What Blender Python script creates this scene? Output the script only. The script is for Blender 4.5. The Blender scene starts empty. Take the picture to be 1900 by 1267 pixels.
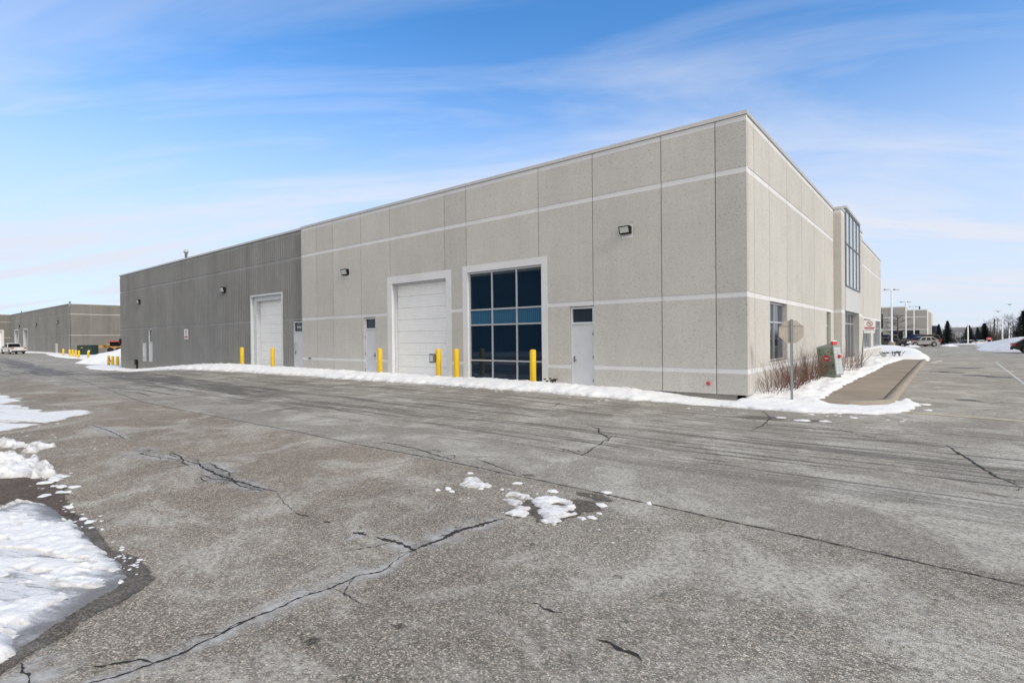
import bpy, math, random
import numpy as np
from mathutils import Vector, Matrix

random.seed(7)
R = math.radians
scene = bpy.context.scene
C = scene.collection

# ------------------------------------------------------------------ camera
cam_d = bpy.data.cameras.new("camera")
cam = bpy.data.objects.new("camera", cam_d); C.objects.link(cam)
cam_d.sensor_width = 36.0
cam_d.lens = 36.0 * 992.0 / 1900.0
cam_d.clip_start = 0.05; cam_d.clip_end = 6000
YAW, PITCH, ROLL = R(39.1), -math.atan(6.2 / 992.0), math.atan(0.0098)
fw = Vector((-math.sin(YAW) * math.cos(PITCH), math.cos(YAW) * math.cos(PITCH), math.sin(PITCH)))
rt0 = Vector((math.cos(YAW), math.sin(YAW), 0)); up0 = rt0.cross(fw)
rt = rt0 * math.cos(ROLL) - up0 * math.sin(ROLL); up = rt0 * math.sin(ROLL) + up0 * math.cos(ROLL)
M = Matrix((rt, up, -fw)).transposed().to_4x4(); M.translation = (4.329, -15.801, 1.8)
cam.matrix_world = M
scene.camera = cam

# ------------------------------------------------------------------ sky, sun, exposure
SUN_EL, SUN_AZ = R(33), R(-7)          # azimuth measured from +X towards +Y
sun_dir = Vector((math.cos(SUN_EL) * math.cos(SUN_AZ), math.cos(SUN_EL) * math.sin(SUN_AZ), math.sin(SUN_EL)))
world = bpy.data.worlds.new("World"); scene.world = world; world.use_nodes = True
wn = world.node_tree; wn.nodes.clear()
def wnode(t, **k):
    n = wn.nodes.new(t)
    for a, b in k.items(): setattr(n, a, b)
    return n
wo = wnode("ShaderNodeOutputWorld"); bg = wnode("ShaderNodeBackground")
sky = wnode("ShaderNodeTexSky", sky_type='NISHITA', sun_disc=False)
sky.sun_elevation = SUN_EL; sky.sun_rotation = R(90) - SUN_AZ
sky.altitude = 150; sky.air_density = 1.0; sky.dust_density = 0.6; sky.ozone_density = 2.0
tc = wnode("ShaderNodeTexCoord")
sep = wnode("ShaderNodeSeparateXYZ"); wn.links.new(tc.outputs['Generated'], sep.inputs[0])
# project the view direction on a high cloud sheet
zz = wnode("ShaderNodeMath", operation='MAXIMUM'); wn.links.new(sep.outputs[2], zz.inputs[0]); zz.inputs[1].default_value = 0.0
za = wnode("ShaderNodeMath", operation='ADD'); wn.links.new(zz.outputs[0], za.inputs[0]); za.inputs[1].default_value = 0.13
dx = wnode("ShaderNodeMath", operation='DIVIDE'); wn.links.new(sep.outputs[0], dx.inputs[0]); wn.links.new(za.outputs[0], dx.inputs[1])
dy = wnode("ShaderNodeMath", operation='DIVIDE'); wn.links.new(sep.outputs[1], dy.inputs[0]); wn.links.new(za.outputs[0], dy.inputs[1])
cmb = wnode("ShaderNodeCombineXYZ"); wn.links.new(dx.outputs[0], cmb.inputs[0]); wn.links.new(dy.outputs[0], cmb.inputs[1])
rt_ = wnode("ShaderNodeVectorRotate", rotation_type='Z_AXIS'); wn.links.new(cmb.outputs[0], rt_.inputs['Vector']); rt_.inputs['Angle'].default_value = R(-33)
mp = wnode("ShaderNodeMapping"); wn.links.new(rt_.outputs[0], mp.inputs[0])
mp.inputs['Scale'].default_value = (0.30, 1.15, 1); mp.inputs['Location'].default_value = (2.3, 0.4, 0)
n1 = wnode("ShaderNodeTexNoise"); n1.inputs['Scale'].default_value = 1.5; n1.inputs['Detail'].default_value = 8; n1.inputs['Roughness'].default_value = 0.57; n1.inputs['Distortion'].default_value = 0.7
wn.links.new(mp.outputs[0], n1.inputs['Vector'])
cr = wnode("ShaderNodeValToRGB"); wn.links.new(n1.outputs[0], cr.inputs[0])
cr.color_ramp.elements[0].position = 0.43; cr.color_ramp.elements[0].color = (0, 0, 0, 1)
cr.color_ramp.elements[1].position = 0.82; cr.color_ramp.elements[1].color = (1, 1, 1, 1)
# a thin even veil that gets denser towards the horizon
hz = wnode("ShaderNodeMapRange"); wn.links.new(zz.outputs[0], hz.inputs[0])
hz.inputs[1].default_value = 0.0; hz.inputs[2].default_value = 0.56; hz.inputs[3].default_value = 0.86; hz.inputs[4].default_value = 0.0
hz.interpolation_type = 'SMOOTHERSTEP'
cw = wnode("ShaderNodeMath", operation='MULTIPLY'); wn.links.new(cr.outputs[0], cw.inputs[0]); cw.inputs[1].default_value = 0.66
sc_ = wnode("ShaderNodeMath", operation='ADD', use_clamp=True); wn.links.new(cw.outputs[0], sc_.inputs[0]); wn.links.new(hz.outputs[0], sc_.inputs[1])
skc = wnode("ShaderNodeMix", data_type='RGBA', blend_type='MULTIPLY'); skc.inputs[0].default_value = 1.0
wn.links.new(sky.outputs[0], skc.inputs[6]); skc.inputs[7].default_value = (0.45, 0.89, 1.22, 1)
cl = wnode("ShaderNodeMix", data_type='RGBA'); wn.links.new(sc_.outputs[0], cl.inputs[0])
wn.links.new(skc.outputs[2], cl.inputs[6]); cl.inputs[7].default_value = (3.95, 4.2, 4.8, 1)
# unseen white veil, added to neutralise blue light, thickens sunward behind the camera
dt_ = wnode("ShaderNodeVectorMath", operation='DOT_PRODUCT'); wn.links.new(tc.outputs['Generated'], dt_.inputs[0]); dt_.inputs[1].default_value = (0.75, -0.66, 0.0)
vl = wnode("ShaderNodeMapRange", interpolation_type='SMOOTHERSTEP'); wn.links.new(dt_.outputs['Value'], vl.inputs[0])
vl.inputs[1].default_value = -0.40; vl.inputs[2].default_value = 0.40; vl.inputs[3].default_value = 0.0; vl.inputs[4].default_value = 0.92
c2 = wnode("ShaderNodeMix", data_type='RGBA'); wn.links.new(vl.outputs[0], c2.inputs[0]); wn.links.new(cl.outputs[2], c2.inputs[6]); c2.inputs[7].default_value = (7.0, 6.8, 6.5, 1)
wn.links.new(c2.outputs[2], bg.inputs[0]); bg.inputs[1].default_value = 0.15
wn.links.new(bg.outputs[0], wo.inputs[0])

sun_l = bpy.data.lights.new("sun", 'SUN'); sun_l.energy = 1.5; sun_l.angle = R(12); sun_l.color = (1.0, 0.94, 0.85)
sun_o = bpy.data.objects.new("sun", sun_l); C.objects.link(sun_o)
sun_o.rotation_euler = sun_dir.to_track_quat('Z', 'Y').to_euler()
scene.view_settings.view_transform = 'Standard'; scene.view_settings.look = 'None'
scene.view_settings.gamma = 1.0; scene.view_settings.use_curve_mapping = False
scene.view_settings.exposure = 0.38

# ------------------------------------------------------------------ helpers
def sstep(a, b, x):
    t = np.clip((np.asarray(x, float) - a) / (b - a), 0, 1); return t * t * (3 - 2 * t)
def g(x, y):                       # ground height
    return (-0.05 - 0.78 * sstep(-30, -54, x) + 0.75 * sstep(-66, -125, x)
            - 1.6 * sstep(90, 210, y) * sstep(-60, -30, x)
            + 0.09 * sstep(-1, -8, x) * sstep(-9, -2, y) * (1 - sstep(-30, -54, x)))
def gf(x, y): return float(g(x, y))

def _hash(ix, iy, s):
    h = (ix * 374761393 + iy * 668265263 + s * 1442695041) & 0xFFFFFFFF
    h = ((h ^ (h >> 13)) * 1274126177) & 0xFFFFFFFF
    return ((h ^ (h >> 16)) & 0xFFFF) / 65535.0
def vnoise(x, y, s=0):
    x = np.asarray(x, float); y = np.asarray(y, float)
    ix = np.floor(x).astype(np.int64); iy = np.floor(y).astype(np.int64)
    fx = x - ix; fy = y - iy; fx = fx * fx * (3 - 2 * fx); fy = fy * fy * (3 - 2 * fy)
    a = _hash(ix, iy, s); b = _hash(ix + 1, iy, s); c = _hash(ix, iy + 1, s); d = _hash(ix + 1, iy + 1, s)
    return (a * (1 - fx) + b * fx) * (1 - fy) + (c * (1 - fx) + d * fx) * fy
def fbm(x, y, s=0, o=4):
    v = 0; a = 0.5; t = 0
    for i in range(o):
        v = v + a * vnoise(x * 2 ** i + 17.3 * i, y * 2 ** i - 9.1 * i, s + i); t += a; a *= 0.55
    return v / t

class MB:
    def __init__(s): s.v = []; s.f = []; s.sm = []
    def add(s, vs, fs, smooth=False):
        b = len(s.v); s.v += [tuple(map(float, p)) for p in vs]
        for f in fs: s.f.append(tuple(b + i for i in f)); s.sm.append(smooth)
        return s
    def box(s, x0, x1, y0, y1, z0, z1):
        return s.add([(x0, y0, z0), (x1, y0, z0), (x1, y1, z0), (x0, y1, z0), (x0, y0, z1), (x1, y0, z1), (x1, y1, z1), (x0, y1, z1)],
                     [(0, 3, 2, 1), (4, 5, 6, 7), (0, 1, 5, 4), (1, 2, 6, 5), (2, 3, 7, 6), (3, 0, 4, 7)])
    def hexa(s, bot, top):
        return s.add(list(bot) + list(top), [(0, 3, 2, 1), (4, 5, 6, 7), (0, 1, 5, 4), (1, 2, 6, 5), (2, 3, 7, 6), (3, 0, 4, 7)])
    def lathe(s, prof, n=16, cx=0, cy=0, smooth=True):
        b = len(s.v)
        for r, z in prof:
            for i in range(n):
                a = 2 * math.pi * i / n; s.v.append((cx + r * math.cos(a), cy + r * math.sin(a), z))
        for j in range(len(prof) - 1):
            for i in range(n):
                k = (i + 1) % n
                s.f.append((b + j * n + i, b + j * n + k, b + (j + 1) * n + k, b + (j + 1) * n + i)); s.sm.append(smooth)
        s.f.append(tuple(b + i for i in reversed(range(n)))); s.sm.append(False)
        s.f.append(tuple(b + (len(prof) - 1) * n + i for i in range(n))); s.sm.append(False)
        return s
    def tube(s, pts, rad, n=6, smooth=True):
        pts = [Vector(p) for p in pts]
        if not hasattr(rad, '__len__'): rad = [rad] * len(pts)
        b = len(s.v); m = len(pts)
        for j, p in enumerate(pts):
            t = (pts[min(j + 1, m - 1)] - pts[max(j - 1, 0)]).normalized()
            ref = Vector((0, 0, 1)) if abs(t.z) < 0.9 else Vector((1, 0, 0))
            u = t.cross(ref).normalized(); w = t.cross(u)
            for i in range(n):
                a = 2 * math.pi * i / n
                s.v.append(tuple(p + (u * math.cos(a) + w * math.sin(a)) * rad[j]))
        for j in range(m - 1):
            for i in range(n):
                k = (i + 1) % n
                s.f.append((b + j * n + i, b + j * n + k, b + (j + 1) * n + k, b + (j + 1) * n + i)); s.sm.append(smooth)
        s.f.append(tuple(b + i for i in reversed(range(n)))); s.sm.append(False)
        s.f.append(tuple(b + (m - 1) * n + i for i in range(n))); s.sm.append(False)
        return s
    def prism(s, poly, z0, z1):
        n = len(poly)
        return s.add([(x, y, z0) for x, y in poly] + [(x, y, z1) for x, y in poly],
                     [tuple(reversed(range(n))), tuple(range(n, 2 * n))] + [(i, (i + 1) % n, n + (i + 1) % n, n + i) for i in range(n)])
    def mesh(s, name, m):
        me = bpy.data.meshes.new(name); me.from_pydata(s.v, [], s.f); me.update()
        if any(s.sm): me.polygons.foreach_set("use_smooth", s.sm)
        if m: me.materials.append(m)
        return me
    def obj(s, name, m, parent=None, world=True):
        return link(name, s.mesh(name, m), parent, world)
def link(name, me, parent=None, world=True):
    o = bpy.data.objects.new(name, me); C.objects.link(o)
    if parent:
        o.parent = parent
        if world: o.matrix_parent_inverse = PINV[parent.name]
        PINV[o.name] = Matrix.Identity(4)
    else: PINV[o.name] = Matrix.Identity(4)
    return o
PINV = {}
def thing(name, label, cat, loc=(0, 0, 0), rz=0, group=None):
    o = bpy.data.objects.new(name, None); C.objects.link(o); o.location = loc; o.rotation_euler = (0, 0, rz)
    o.empty_display_size = 0.2
    PINV[o.name] = (Matrix.Translation(Vector(loc)) @ Matrix.Rotation(rz, 4, 'Z')).inverted()
    return tag(o, label, cat, group)
def tag(o, label=None, cat=None, group=None, kind=None):
    if label: o['label'] = label
    if cat: o['category'] = cat
    if group: o['group'] = group
    if kind: o['kind'] = kind
    return o
def copy_tree(o, label=None, group=None):
    def rec(a, par):
        c = a.copy(); C.objects.link(c)
        if par: c.parent = par
        for ch in a.children: rec(ch, c)
        return c
    r = rec(o, None)
    if label: r['label'] = label
    if group: r['group'] = group
    return r

# ------------------------------------------------------------------ materials
def nt(name):
    m = bpy.data.materials.new(name); m.use_nodes = True
    t = m.node_tree; b = t.nodes["Principled BSDF"]
    return m, t, b
class NB:                              # tiny node-graph helper
    def __init__(s, t):
        s.t = t; s.co = t.nodes.new("ShaderNodeTexCoord").outputs['Object']
    def n(s, typ, ins={}, **k):
        n = s.t.nodes.new(typ)
        for a, b in k.items(): setattr(n, a, b)
        for i, v in ins.items():
            if isinstance(v, bpy.types.NodeSocket): s.t.links.new(v, n.inputs[i])
            else: n.inputs[i].default_value = v
        return n
    def map(s, sc=(1, 1, 1), rot=(0, 0, 0), loc=(0, 0, 0), vec=None):
        v = vec or s.co
        if rot[2]: v = s.n("ShaderNodeVectorRotate", {'Vector': v, 'Angle': rot[2]}, rotation_type='Z_AXIS').outputs[0]
        return s.n("ShaderNodeMapping", {0: v, 'Scale': sc, 'Location': loc}).outputs[0]
    def noise(s, scale, detail=4, rough=0.5, vec=None, dist=0.0):
        return s.n("ShaderNodeTexNoise", {'Vector': vec or s.co, 'Scale': scale, 'Detail': detail, 'Roughness': rough, 'Distortion': dist}).outputs[0]
    def vor(s, scale, vec=None, out='Distance', feature='F1'):
        return s.n("ShaderNodeTexVoronoi", {'Vector': vec or s.co, 'Scale': scale}, feature=feature).outputs[out]
    def ramp(s, f, stops):
        n = s.n("ShaderNodeValToRGB", {0: f}); e = n.color_ramp.elements
        while len(e) < len(stops): e.new(0.5)
        for el, (p, c) in zip(e, stops):
            el.position = p; el.color = (*c, 1) if hasattr(c, '__len__') else (c, c, c, 1)
        return n.outputs[0]
    def mix(s, f, a, b, blend='MIX'):
        def c4(v): return (*v, 1) if (hasattr(v, '__len__') and len(v) == 3) else v
        return s.n("ShaderNodeMix", {0: f, 6: c4(a), 7: c4(b)}, data_type='RGBA', blend_type=blend).outputs[2]
    def math(s, op, a, b=0.0, clamp=False):
        return s.n("ShaderNodeMath", {0: a, 1: b}, operation=op, use_clamp=clamp).outputs[0]
    def rng(s, f, a, b, c=0.0, d=1.0, smooth=True):
        return s.n("ShaderNodeMapRange", {0: f, 1: a, 2: b, 3: c, 4: d}, interpolation_type='SMOOTHSTEP' if smooth else 'LINEAR').outputs[0]
    def sep(s, vec=None):
        return s.n("ShaderNodeSeparateXYZ", {0: vec or s.co}).outputs
    def bump(s, h, strength=0.3, dist=0.01):
        return s.n("ShaderNodeBump", {'Height': h, 'Strength': strength, 'Distance': dist}).outputs[0]
    def set(s, b, **k):
        for a, v in k.items():
            i = b.inputs[a.replace('_', ' ')]
            if isinstance(v, bpy.types.NodeSocket): s.t.links.new(v, i)
            elif hasattr(v, '__len__') and len(v) == 3: i.default_value = (*v, 1)
            else: i.default_value = v
def simple(name, col, rough=0.6, metal=0.0, var=0.12, scale=6.0, spec=0.5, bump=0.0):
    m, t, b = nt(name); n = NB(t)
    f = n.noise(scale, 5, 0.6)
    lo = tuple(c * (1 - var) for c in col); hi = tuple(min(1, c * (1 + var)) for c in col)
    n.set(b, Base_Color=n.ramp(f, [(0.3, lo), (0.7, hi)]), Roughness=rough, Metallic=metal)
    b.inputs['Specular IOR Level'].default_value = spec
    if bump: n.set(b, Normal=n.bump(n.noise(scale * 8, 4), bump, 0.01))
    return m

def concrete(name, col, speck=0.5, sscale=46, streak=0.0, rough=0.9, stain=0.12, sdist=0.004, vary=0.0):
    m, t, b = nt(name); n = NB(t)
    big = n.noise(0.55, 5, 0.6); mid = n.noise(3.0, 4, 0.6)
    sp = n.vor(sscale, out='Color'); spv = n.n("ShaderNodeSeparateColor", {0: sp}).outputs[0]
    f = n.math('ADD', n.math('MULTIPLY', n.math('SUBTRACT', big, 0.5), stain * 2.2), n.math('MULTIPLY', n.math('SUBTRACT', mid, 0.5), stain * 0.9))
    f = n.math('ADD', f, n.math('MULTIPLY', n.math('SUBTRACT', spv, 0.5), speck * 0.55))
    # scattered dark pits and stones
    p2 = n.n("ShaderNodeSeparateColor", {0: n.vor(sscale * 0.55, out='Color')}).outputs[1]
    pit = n.rng(p2, 0.965, 0.99); f = n.math('SUBTRACT', f, n.math('MULTIPLY', pit, speck * 0.6))
    if streak:
        s1 = n.noise(1.0, 6, 0.65, vec=n.map((1.3, 1.3, 0.05))); s2 = n.noise(1.0, 5, 0.65, vec=n.map((5.5, 5.5, 0.22), loc=(3, 5, 0)))
        f = n.math('ADD', f, n.math('MULTIPLY', n.math('SUBTRACT', s1, 0.5), streak)); f = n.math('ADD', f, n.math('MULTIPLY', n.math('SUBTRACT', s2, 0.5), streak * 0.7))
    if vary:
        oi = n.n("ShaderNodeObjectInfo").outputs['Random']; f = n.math('ADD', f, n.math('MULTIPLY', n.math('SUBTRACT', oi, 0.5), vary))
    f = n.math('ADD', f, 1.0)
    hsv = n.n("ShaderNodeHueSaturation", {'Value': f, 'Color': (*col, 1)}).outputs[0]
    n.set(b, Base_Color=hsv, Roughness=rough)
    b.inputs['Specular IOR Level'].default_value = 0.25
    n.set(b, Normal=n.bump(n.math('ADD', n.vor(sscale), n.math('MULTIPLY', mid, 0.4)), 0.5 * min(1, speck + 0.25), sdist))
    return m

M_AGG = concrete("exposed_aggregate", (0.505, 0.488, 0.452), speck=0.48, sscale=70, streak=0.16, vary=0.09)
M_AGGD = concrete("darker_exposed_aggregate", (0.475, 0.46, 0.428), speck=0.52, sscale=70, streak=0.16)
M_BAND = concrete("smooth_painted_band", (0.66, 0.66, 0.67), speck=0.08, sscale=30, stain=0.10)
M_DARK = concrete("weathered_ribbed_concrete", (0.222, 0.222, 0.216), speck=0.12, sscale=30, streak=0.5, stain=0.2, vary=0.10)
M_DARK2 = concrete("weathered_concrete", (0.19, 0.182, 0.165), speck=0.12, sscale=20, streak=0.55, stain=0.2)
M_DBAND = concrete("grey_concrete_band", (0.30, 0.30, 0.30), speck=0.1, streak=0.6, stain=0.25)
M_DBAND2 = concrete("pale_grey_band", (0.42, 0.41, 0.38), speck=0.1, stain=0.2)
M_SPAN = concrete("spandrel_paint", (0.52, 0.53, 0.54), speck=0.04, streak=0.15, stain=0.1)
M_FND = concrete("foundation_concrete", (0.25, 0.24, 0.22), speck=0.2, streak=0.4, stain=0.25)
M_WALK = concrete("sidewalk_concrete", (0.27, 0.225, 0.175), speck=0.18, sscale=60, stain=0.4)
M_CURB = concrete("curb_concrete", (0.30, 0.26, 0.21), speck=0.2, sscale=60, stain=0.3)
M_BACK = simple("dark_cavity", (0.035, 0.033, 0.03), 0.95)
M_CAP = simple("metal_coping", (0.50, 0.49, 0.47), 0.45, 0.3, 0.06)
M_DOORW = simple("white_painted_steel_door", (0.78, 0.785, 0.78), 0.5, 0, 0.04, 3)
M_DOORG = simple("pale_grey_door_paint", (0.56, 0.58, 0.60), 0.5, 0, 0.05, 3)
M_ALU = simple("aluminium_frame", (0.52, 0.53, 0.55), 0.35, 0.5, 0.05)
M_BLACK = simple("black_plastic", (0.009, 0.009, 0.010), 0.6, spec=0.25)
M_STEEL = simple("galvanised_steel", (0.20, 0.22, 0.24), 0.5, 0.6, 0.2, 20)
def bollard_paint():
    m, t, b = nt("yellow_bollard_paint"); n = NB(t)
    c = n.ramp(n.noise(6, 4), [(0.3, (0.74, 0.46, 0.012)), (0.7, (0.83, 0.55, 0.014))])
    c = n.mix(n.rng(n.noise(16, 6, 0.75, vec=n.map((1, 1, 0.5))), 0.66, 0.70, 0, 0.75), c, (0.16, 0.12, 0.08))
    c = n.mix(n.rng(n.noise(4, 5, 0.7, vec=n.map((2, 2, 0.25))), 0.58, 0.75, 0, 0.35), c, (0.38, 0.25, 0.04))
    n.set(b, Base_Color=c, Roughness=0.5); return m
M_YEL = bollard_paint()
M_ORG = simple("orange_bollard_paint", (0.72, 0.20, 0.02), 0.5, 0, 0.08, 9)
M_RED = simple("red_paint", (0.55, 0.02, 0.03), 0.4, 0, 0.05)
M_WHITE = simple("white_paint", (0.78, 0.78, 0.78), 0.5, 0, 0.04)
M_LENS = simple("lamp_lens", (0.55, 0.58, 0.56), 0.15, 0, 0.03, 40)
M_ROOF = simple("roof_membrane", (0.30, 0.30, 0.31), 0.9)

def glass(name, col, rough=0.03, ior=1.5, metal=0.0, coat=0.0):
    m, t, b = nt(name); n = NB(t)
    f = n.noise(1.3, 2, 0.5)
    n.set(b, Base_Color=n.ramp(f, [(0.3, tuple(c * 0.85 for c in col)), (0.7, col)]), Roughness=rough, IOR=ior, Metallic=metal)
    n.set(b, Normal=n.bump(n.noise(0.9, 2), 0.012, 0.05))
    return m
M_GLASSB = glass("blue_tinted_glass", (0.004, 0.017, 0.036), 0.02, 1.45)
def blind_glass():
    m, t, b = nt("blue_glass_over_pleated_blind"); n = NB(t)
    x, y, z = n.sep(); w = n.n("ShaderNodeTexWave", {'Vector': n.co, 'Scale': 3.4, 'Distortion': 0.6, 'Detail': 2.0}, wave_type='BANDS', bands_direction='X').outputs[1]
    n.set(b, Base_Color=n.ramp(w, [(0.0, (0.022, 0.075, 0.135)), (1.0, (0.040, 0.125, 0.215))]), Roughness=0.08, IOR=1.4); return m
M_GLASSM = blind_glass()
M_GLASSD = glass("dark_office_glass", (0.03, 0.04, 0.055), 0.02, 1.5)
M_GLASST = glass("silver_tower_glass", (0.62, 0.64, 0.62), 0.16, 1.5, 0.55)
M_CARGLASS = glass("car_glass", (0.012, 0.012, 0.012), 0.25, 1.12)

def snow_mat(name, col=(0.80, 0.80, 0.80), dirt=0.10, fine=1.0, edge=True):
    m, t, b = nt(name); n = NB(t)
    f = n.noise(1.6, 6, 0.65); f2 = n.noise(14, 5, 0.7)
    c = n.ramp(f, [(0.30, tuple(x * (1 - dirt) for x in col)), (0.62, col)])
    c = n.mix(n.rng(f2, 0.62, 0.80, 0, dirt * 2.2), c, (0.42, 0.41, 0.40))
    if edge:
        ed = n.n("ShaderNodeAttribute", attribute_name="edge").outputs['Fac']
        e2 = n.math('ADD', ed, n.math('MULTIPLY', n.math('SUBTRACT', n.noise(5, 6, 0.7), 0.5), 0.30))
        c = n.mix(n.rng(e2, 0.10, -0.02, 0, 0.55), c, (0.30, 0.28, 0.26))
        c = n.mix(n.rng(n.noise(26, 5, 0.75), 0.60, 0.72, 0, 0.30), c, (0.40, 0.38, 0.36))
    n.set(b, Base_Color=c, Roughness=0.85)
    b.inputs['Specular IOR Level'].default_value = 0.3
    h = n.math('ADD', n.math('MULTIPLY', n.noise(9, 6, 0.65), 1.0), n.math('MULTIPLY', n.noise(55, 4, 0.6), 0.25))
    n.set(b, Normal=n.bump(h, 0.55 * fine, 0.035))
    return m
M_SNOW = snow_mat("packed_snow")
M_SNOWC = snow_mat("snow_crumb", edge=False)
M_SNOWD = snow_mat("ploughed_snow", (0.74, 0.735, 0.73), 0.22, 1.2)

def ice_mat():
    m, t, b = nt("refrozen_ice_and_snow"); n = NB(t)
    al = R(-30)
    a = n.noise(1.7, 7, 0.62, vec=n.map((0.8, 2.6, 1), rot=(0, 0, al)), dist=0.5); l = n.noise(4.2, 6, 0.58, vec=n.map((0.55, 5.5, 1), rot=(0, 0, R(-24))), dist=0.3)
    ed = n.n("ShaderNodeAttribute", attribute_name="edge").outputs['Fac']
    thin = n.rng(n.math('ADD', ed, n.math('MULTIPLY', n.math('SUBTRACT', n.noise(3.5, 5, 0.65), 0.5), 0.55)), 0.02, 0.24)
    white = n.math('MULTIPLY', n.rng(a, 0.33, 0.58), thin)
    c = n.mix(white, (0.20, 0.19, 0.185), (0.74, 0.75, 0.77))
    c = n.mix(n.rng(l, 0.575, 0.63, 0, 0.66), c, (0.20, 0.185, 0.175))
    c = n.mix(n.rng(n.noise(5.0, 7, 0.72, vec=n.map((0.8, 2.4, 1), rot=(0, 0, al))), 0.56, 0.66, 0, 0.55), c, (0.24, 0.225, 0.21))
    c = n.mix(n.math('MULTIPLY', n.rng(n.noise(30, 4, 0.65), 0.5, 0.72, 0, 0.5), thin), c, (0.82, 0.82, 0.82))
    n.set(b, Base_Color=c, Roughness=n.rng(white, 0, 1, 0.30, 0.85))
    b.inputs['Specular IOR Level'].default_value = 0.3
    n.set(b, Normal=n.bump(n.math('ADD', n.math('MULTIPLY', l, 0.7), n.math('ADD', n.math('MULTIPLY', n.noise(60, 4, 0.6), 0.5), n.noise(18, 7, 0.7))), 0.8, 0.022))
    return m
M_ICE = ice_mat()

def asphalt(name, wet=0.0, brown=0.0, fade=0.0):
    m, t, b = nt(name); n = NB(t)
    x, y, z = n.sep()
    wob = n.math('MULTIPLY', n.math('SUBTRACT', n.noise(0.8, 3), 0.5), 0.12)
    near = n.rng(n.math('ADD', y, wob), -10.22, -10.28)          # old apron on the camera's side of the long joint
    lefty = n.rng(x, 4.0, -4.0)
    # aggregate stones
    s1 = n.n("ShaderNodeSeparateColor", {0: n.vor(88, out='Color')}).outputs
    s2 = n.n("ShaderNodeSeparateColor", {0: n.vor(150, out='Color')}).outputs
    d1 = n.vor(88)
    stone = n.ramp(s1[0], [(0.0, (0.085, 0.078, 0.068)), (0.40, (0.21, 0.195, 0.172)), (0.72, (0.38, 0.355, 0.315)), (0.92, (0.66, 0.62, 0.55))])
    stone = n.mix(n.rng(s1[1], 0.55, 0.95, 0, 0.5), stone, (0.36, 0.27, 0.22))
    stone = n.mix(n.rng(d1, 0.45, 0.75, 0, 0.75), stone, (0.10, 0.09, 0.08))
    fine = n.ramp(s2[0], [(0.0, (0.13, 0.122, 0.112)), (0.5, (0.29, 0.275, 0.255)), (1.0, (0.60, 0.57, 0.53))])
    col = n.mix(n.math('ADD', n.math('MULTIPLY', near, 0.36), 0.40), fine, stone)
    gr = n.rng(n.noise(34, 3, 0.7), 0.28, 0.72, 0.70, 1.30, smooth=False)
    gr2 = n.rng(n.noise(9, 5, 0.7), 0.30, 0.70, 0.82, 1.17, smooth=False)
    col = n.n("ShaderNodeHueSaturation", {'Value': n.math('MULTIPLY', gr, gr2), 'Color': col}).outputs[0]
    tint = n.mix(n.math('MULTIPLY', near, lefty), (1.0, 1.0, 1.0), (1.03, 0.965, 0.915))
    col = n.mix(1.0, col, tint, 'MULTIPLY')
    # big tonal drift, reddish areas
    big = n.noise(0.28, 6, 0.6); mid = n.noise(1.1, 5, 0.62, dist=0.4)
    col = n.mix(n.rng(big, 0.40, 0.62, 0, 0.42), col, n.mix(1.0, col, (0.70, 0.67, 0.66), 'MULTIPLY'))
    # dried salt: pale drifts
    salt = n.rng(n.noise(0.75, 7, 0.68, dist=0.8), 0.45, 0.66, 0, 0.85)
    salt2 = n.rng(n.noise(1.0, 6, 0.7, vec=n.map((0.5, 2.4, 1), rot=(0, 0, R(8)))), 0.55, 0.76, 0, 0.30)
    far = n.math('SUBTRACT', 1.0, near)
    grit = n.rng(n.noise(22, 5, 0.72), 0.38, 0.62, 0.15, 1.0)
    salt = n.math('MULTIPLY', salt, grit); salt2 = n.math('MULTIPLY', salt2, grit)
    col = n.mix(salt, col, (0.56, 0.54, 0.51)); col = n.mix(n.math('MULTIPLY', salt2, 0.8), col, (0.50, 0.48, 0.46))
    spots = n.rng(n.noise(3.2, 5, 0.65), 0.64, 0.74, 0, 0.42)
    col = n.mix(spots, col, (0.56, 0.54, 0.51))
    # tyre tracks and damp streaks running along the drive lane
    ywarp = n.math('ADD', y, n.math('MULTIPLY', n.math('SUBTRACT', n.noise(0.12, 2), 0.5), 1.2))
    tv = n.n("ShaderNodeCombineXYZ", {0: n.math('MULTIPLY', x, 0.10), 1: n.math('MULTIPLY', ywarp, 2.3), 2: 0.0}).outputs[0]
    tr = n.noise(1.0, 6, 0.62, vec=tv)
    tv2 = n.n("ShaderNodeCombineXYZ", {0: n.math('MULTIPLY', x, 0.25), 1: n.math('MULTIPLY', ywarp, 7.5), 2: 3.0}).outputs[0]
    tr2 = n.noise(1.0, 5, 0.6, vec=tv2)
    lane = n.math('MULTIPLY', n.rng(y, -9.6, -7.6), n.rng(y, -1.6, -3.2))
    lane = n.math('MULTIPLY', lane, n.rng(x, 30, 8))
    wetm = n.math('MULTIPLY', lane, n.math('MAXIMUM', n.rng(tr, 0.54, 0.58, 0, 0.55), n.rng(tr2, 0.55, 0.60, 0, 0.85)))
    # the broad dark melt-water run on the left
    line = n.math('ADD', y, n.math('MULTIPLY', n.math('ADD', x, 12.0), 0.052))
    wd = n.math('ABSOLUTE', n.math('ADD', line, 7.15))
    wd = n.math('ADD', wd, n.math('MULTIPLY', n.math('SUBTRACT', n.noise(1.0, 7, 0.68, vec=n.map((0.16, 1.9, 1))), 0.5), 4.6))
    band = n.math('MULTIPLY', n.rng(wd, 1.12, 0.88), n.math('MULTIPLY', n.rng(x, -9.5, -15.5), n.rng(x, -120, -80)))
    brk = n.rng(n.noise(1.0, 6, 0.65, vec=n.map((0.30, 4.5, 1), loc=(1, 2, 0))), 0.40, 0.50, 0.25, 1.0)
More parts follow.
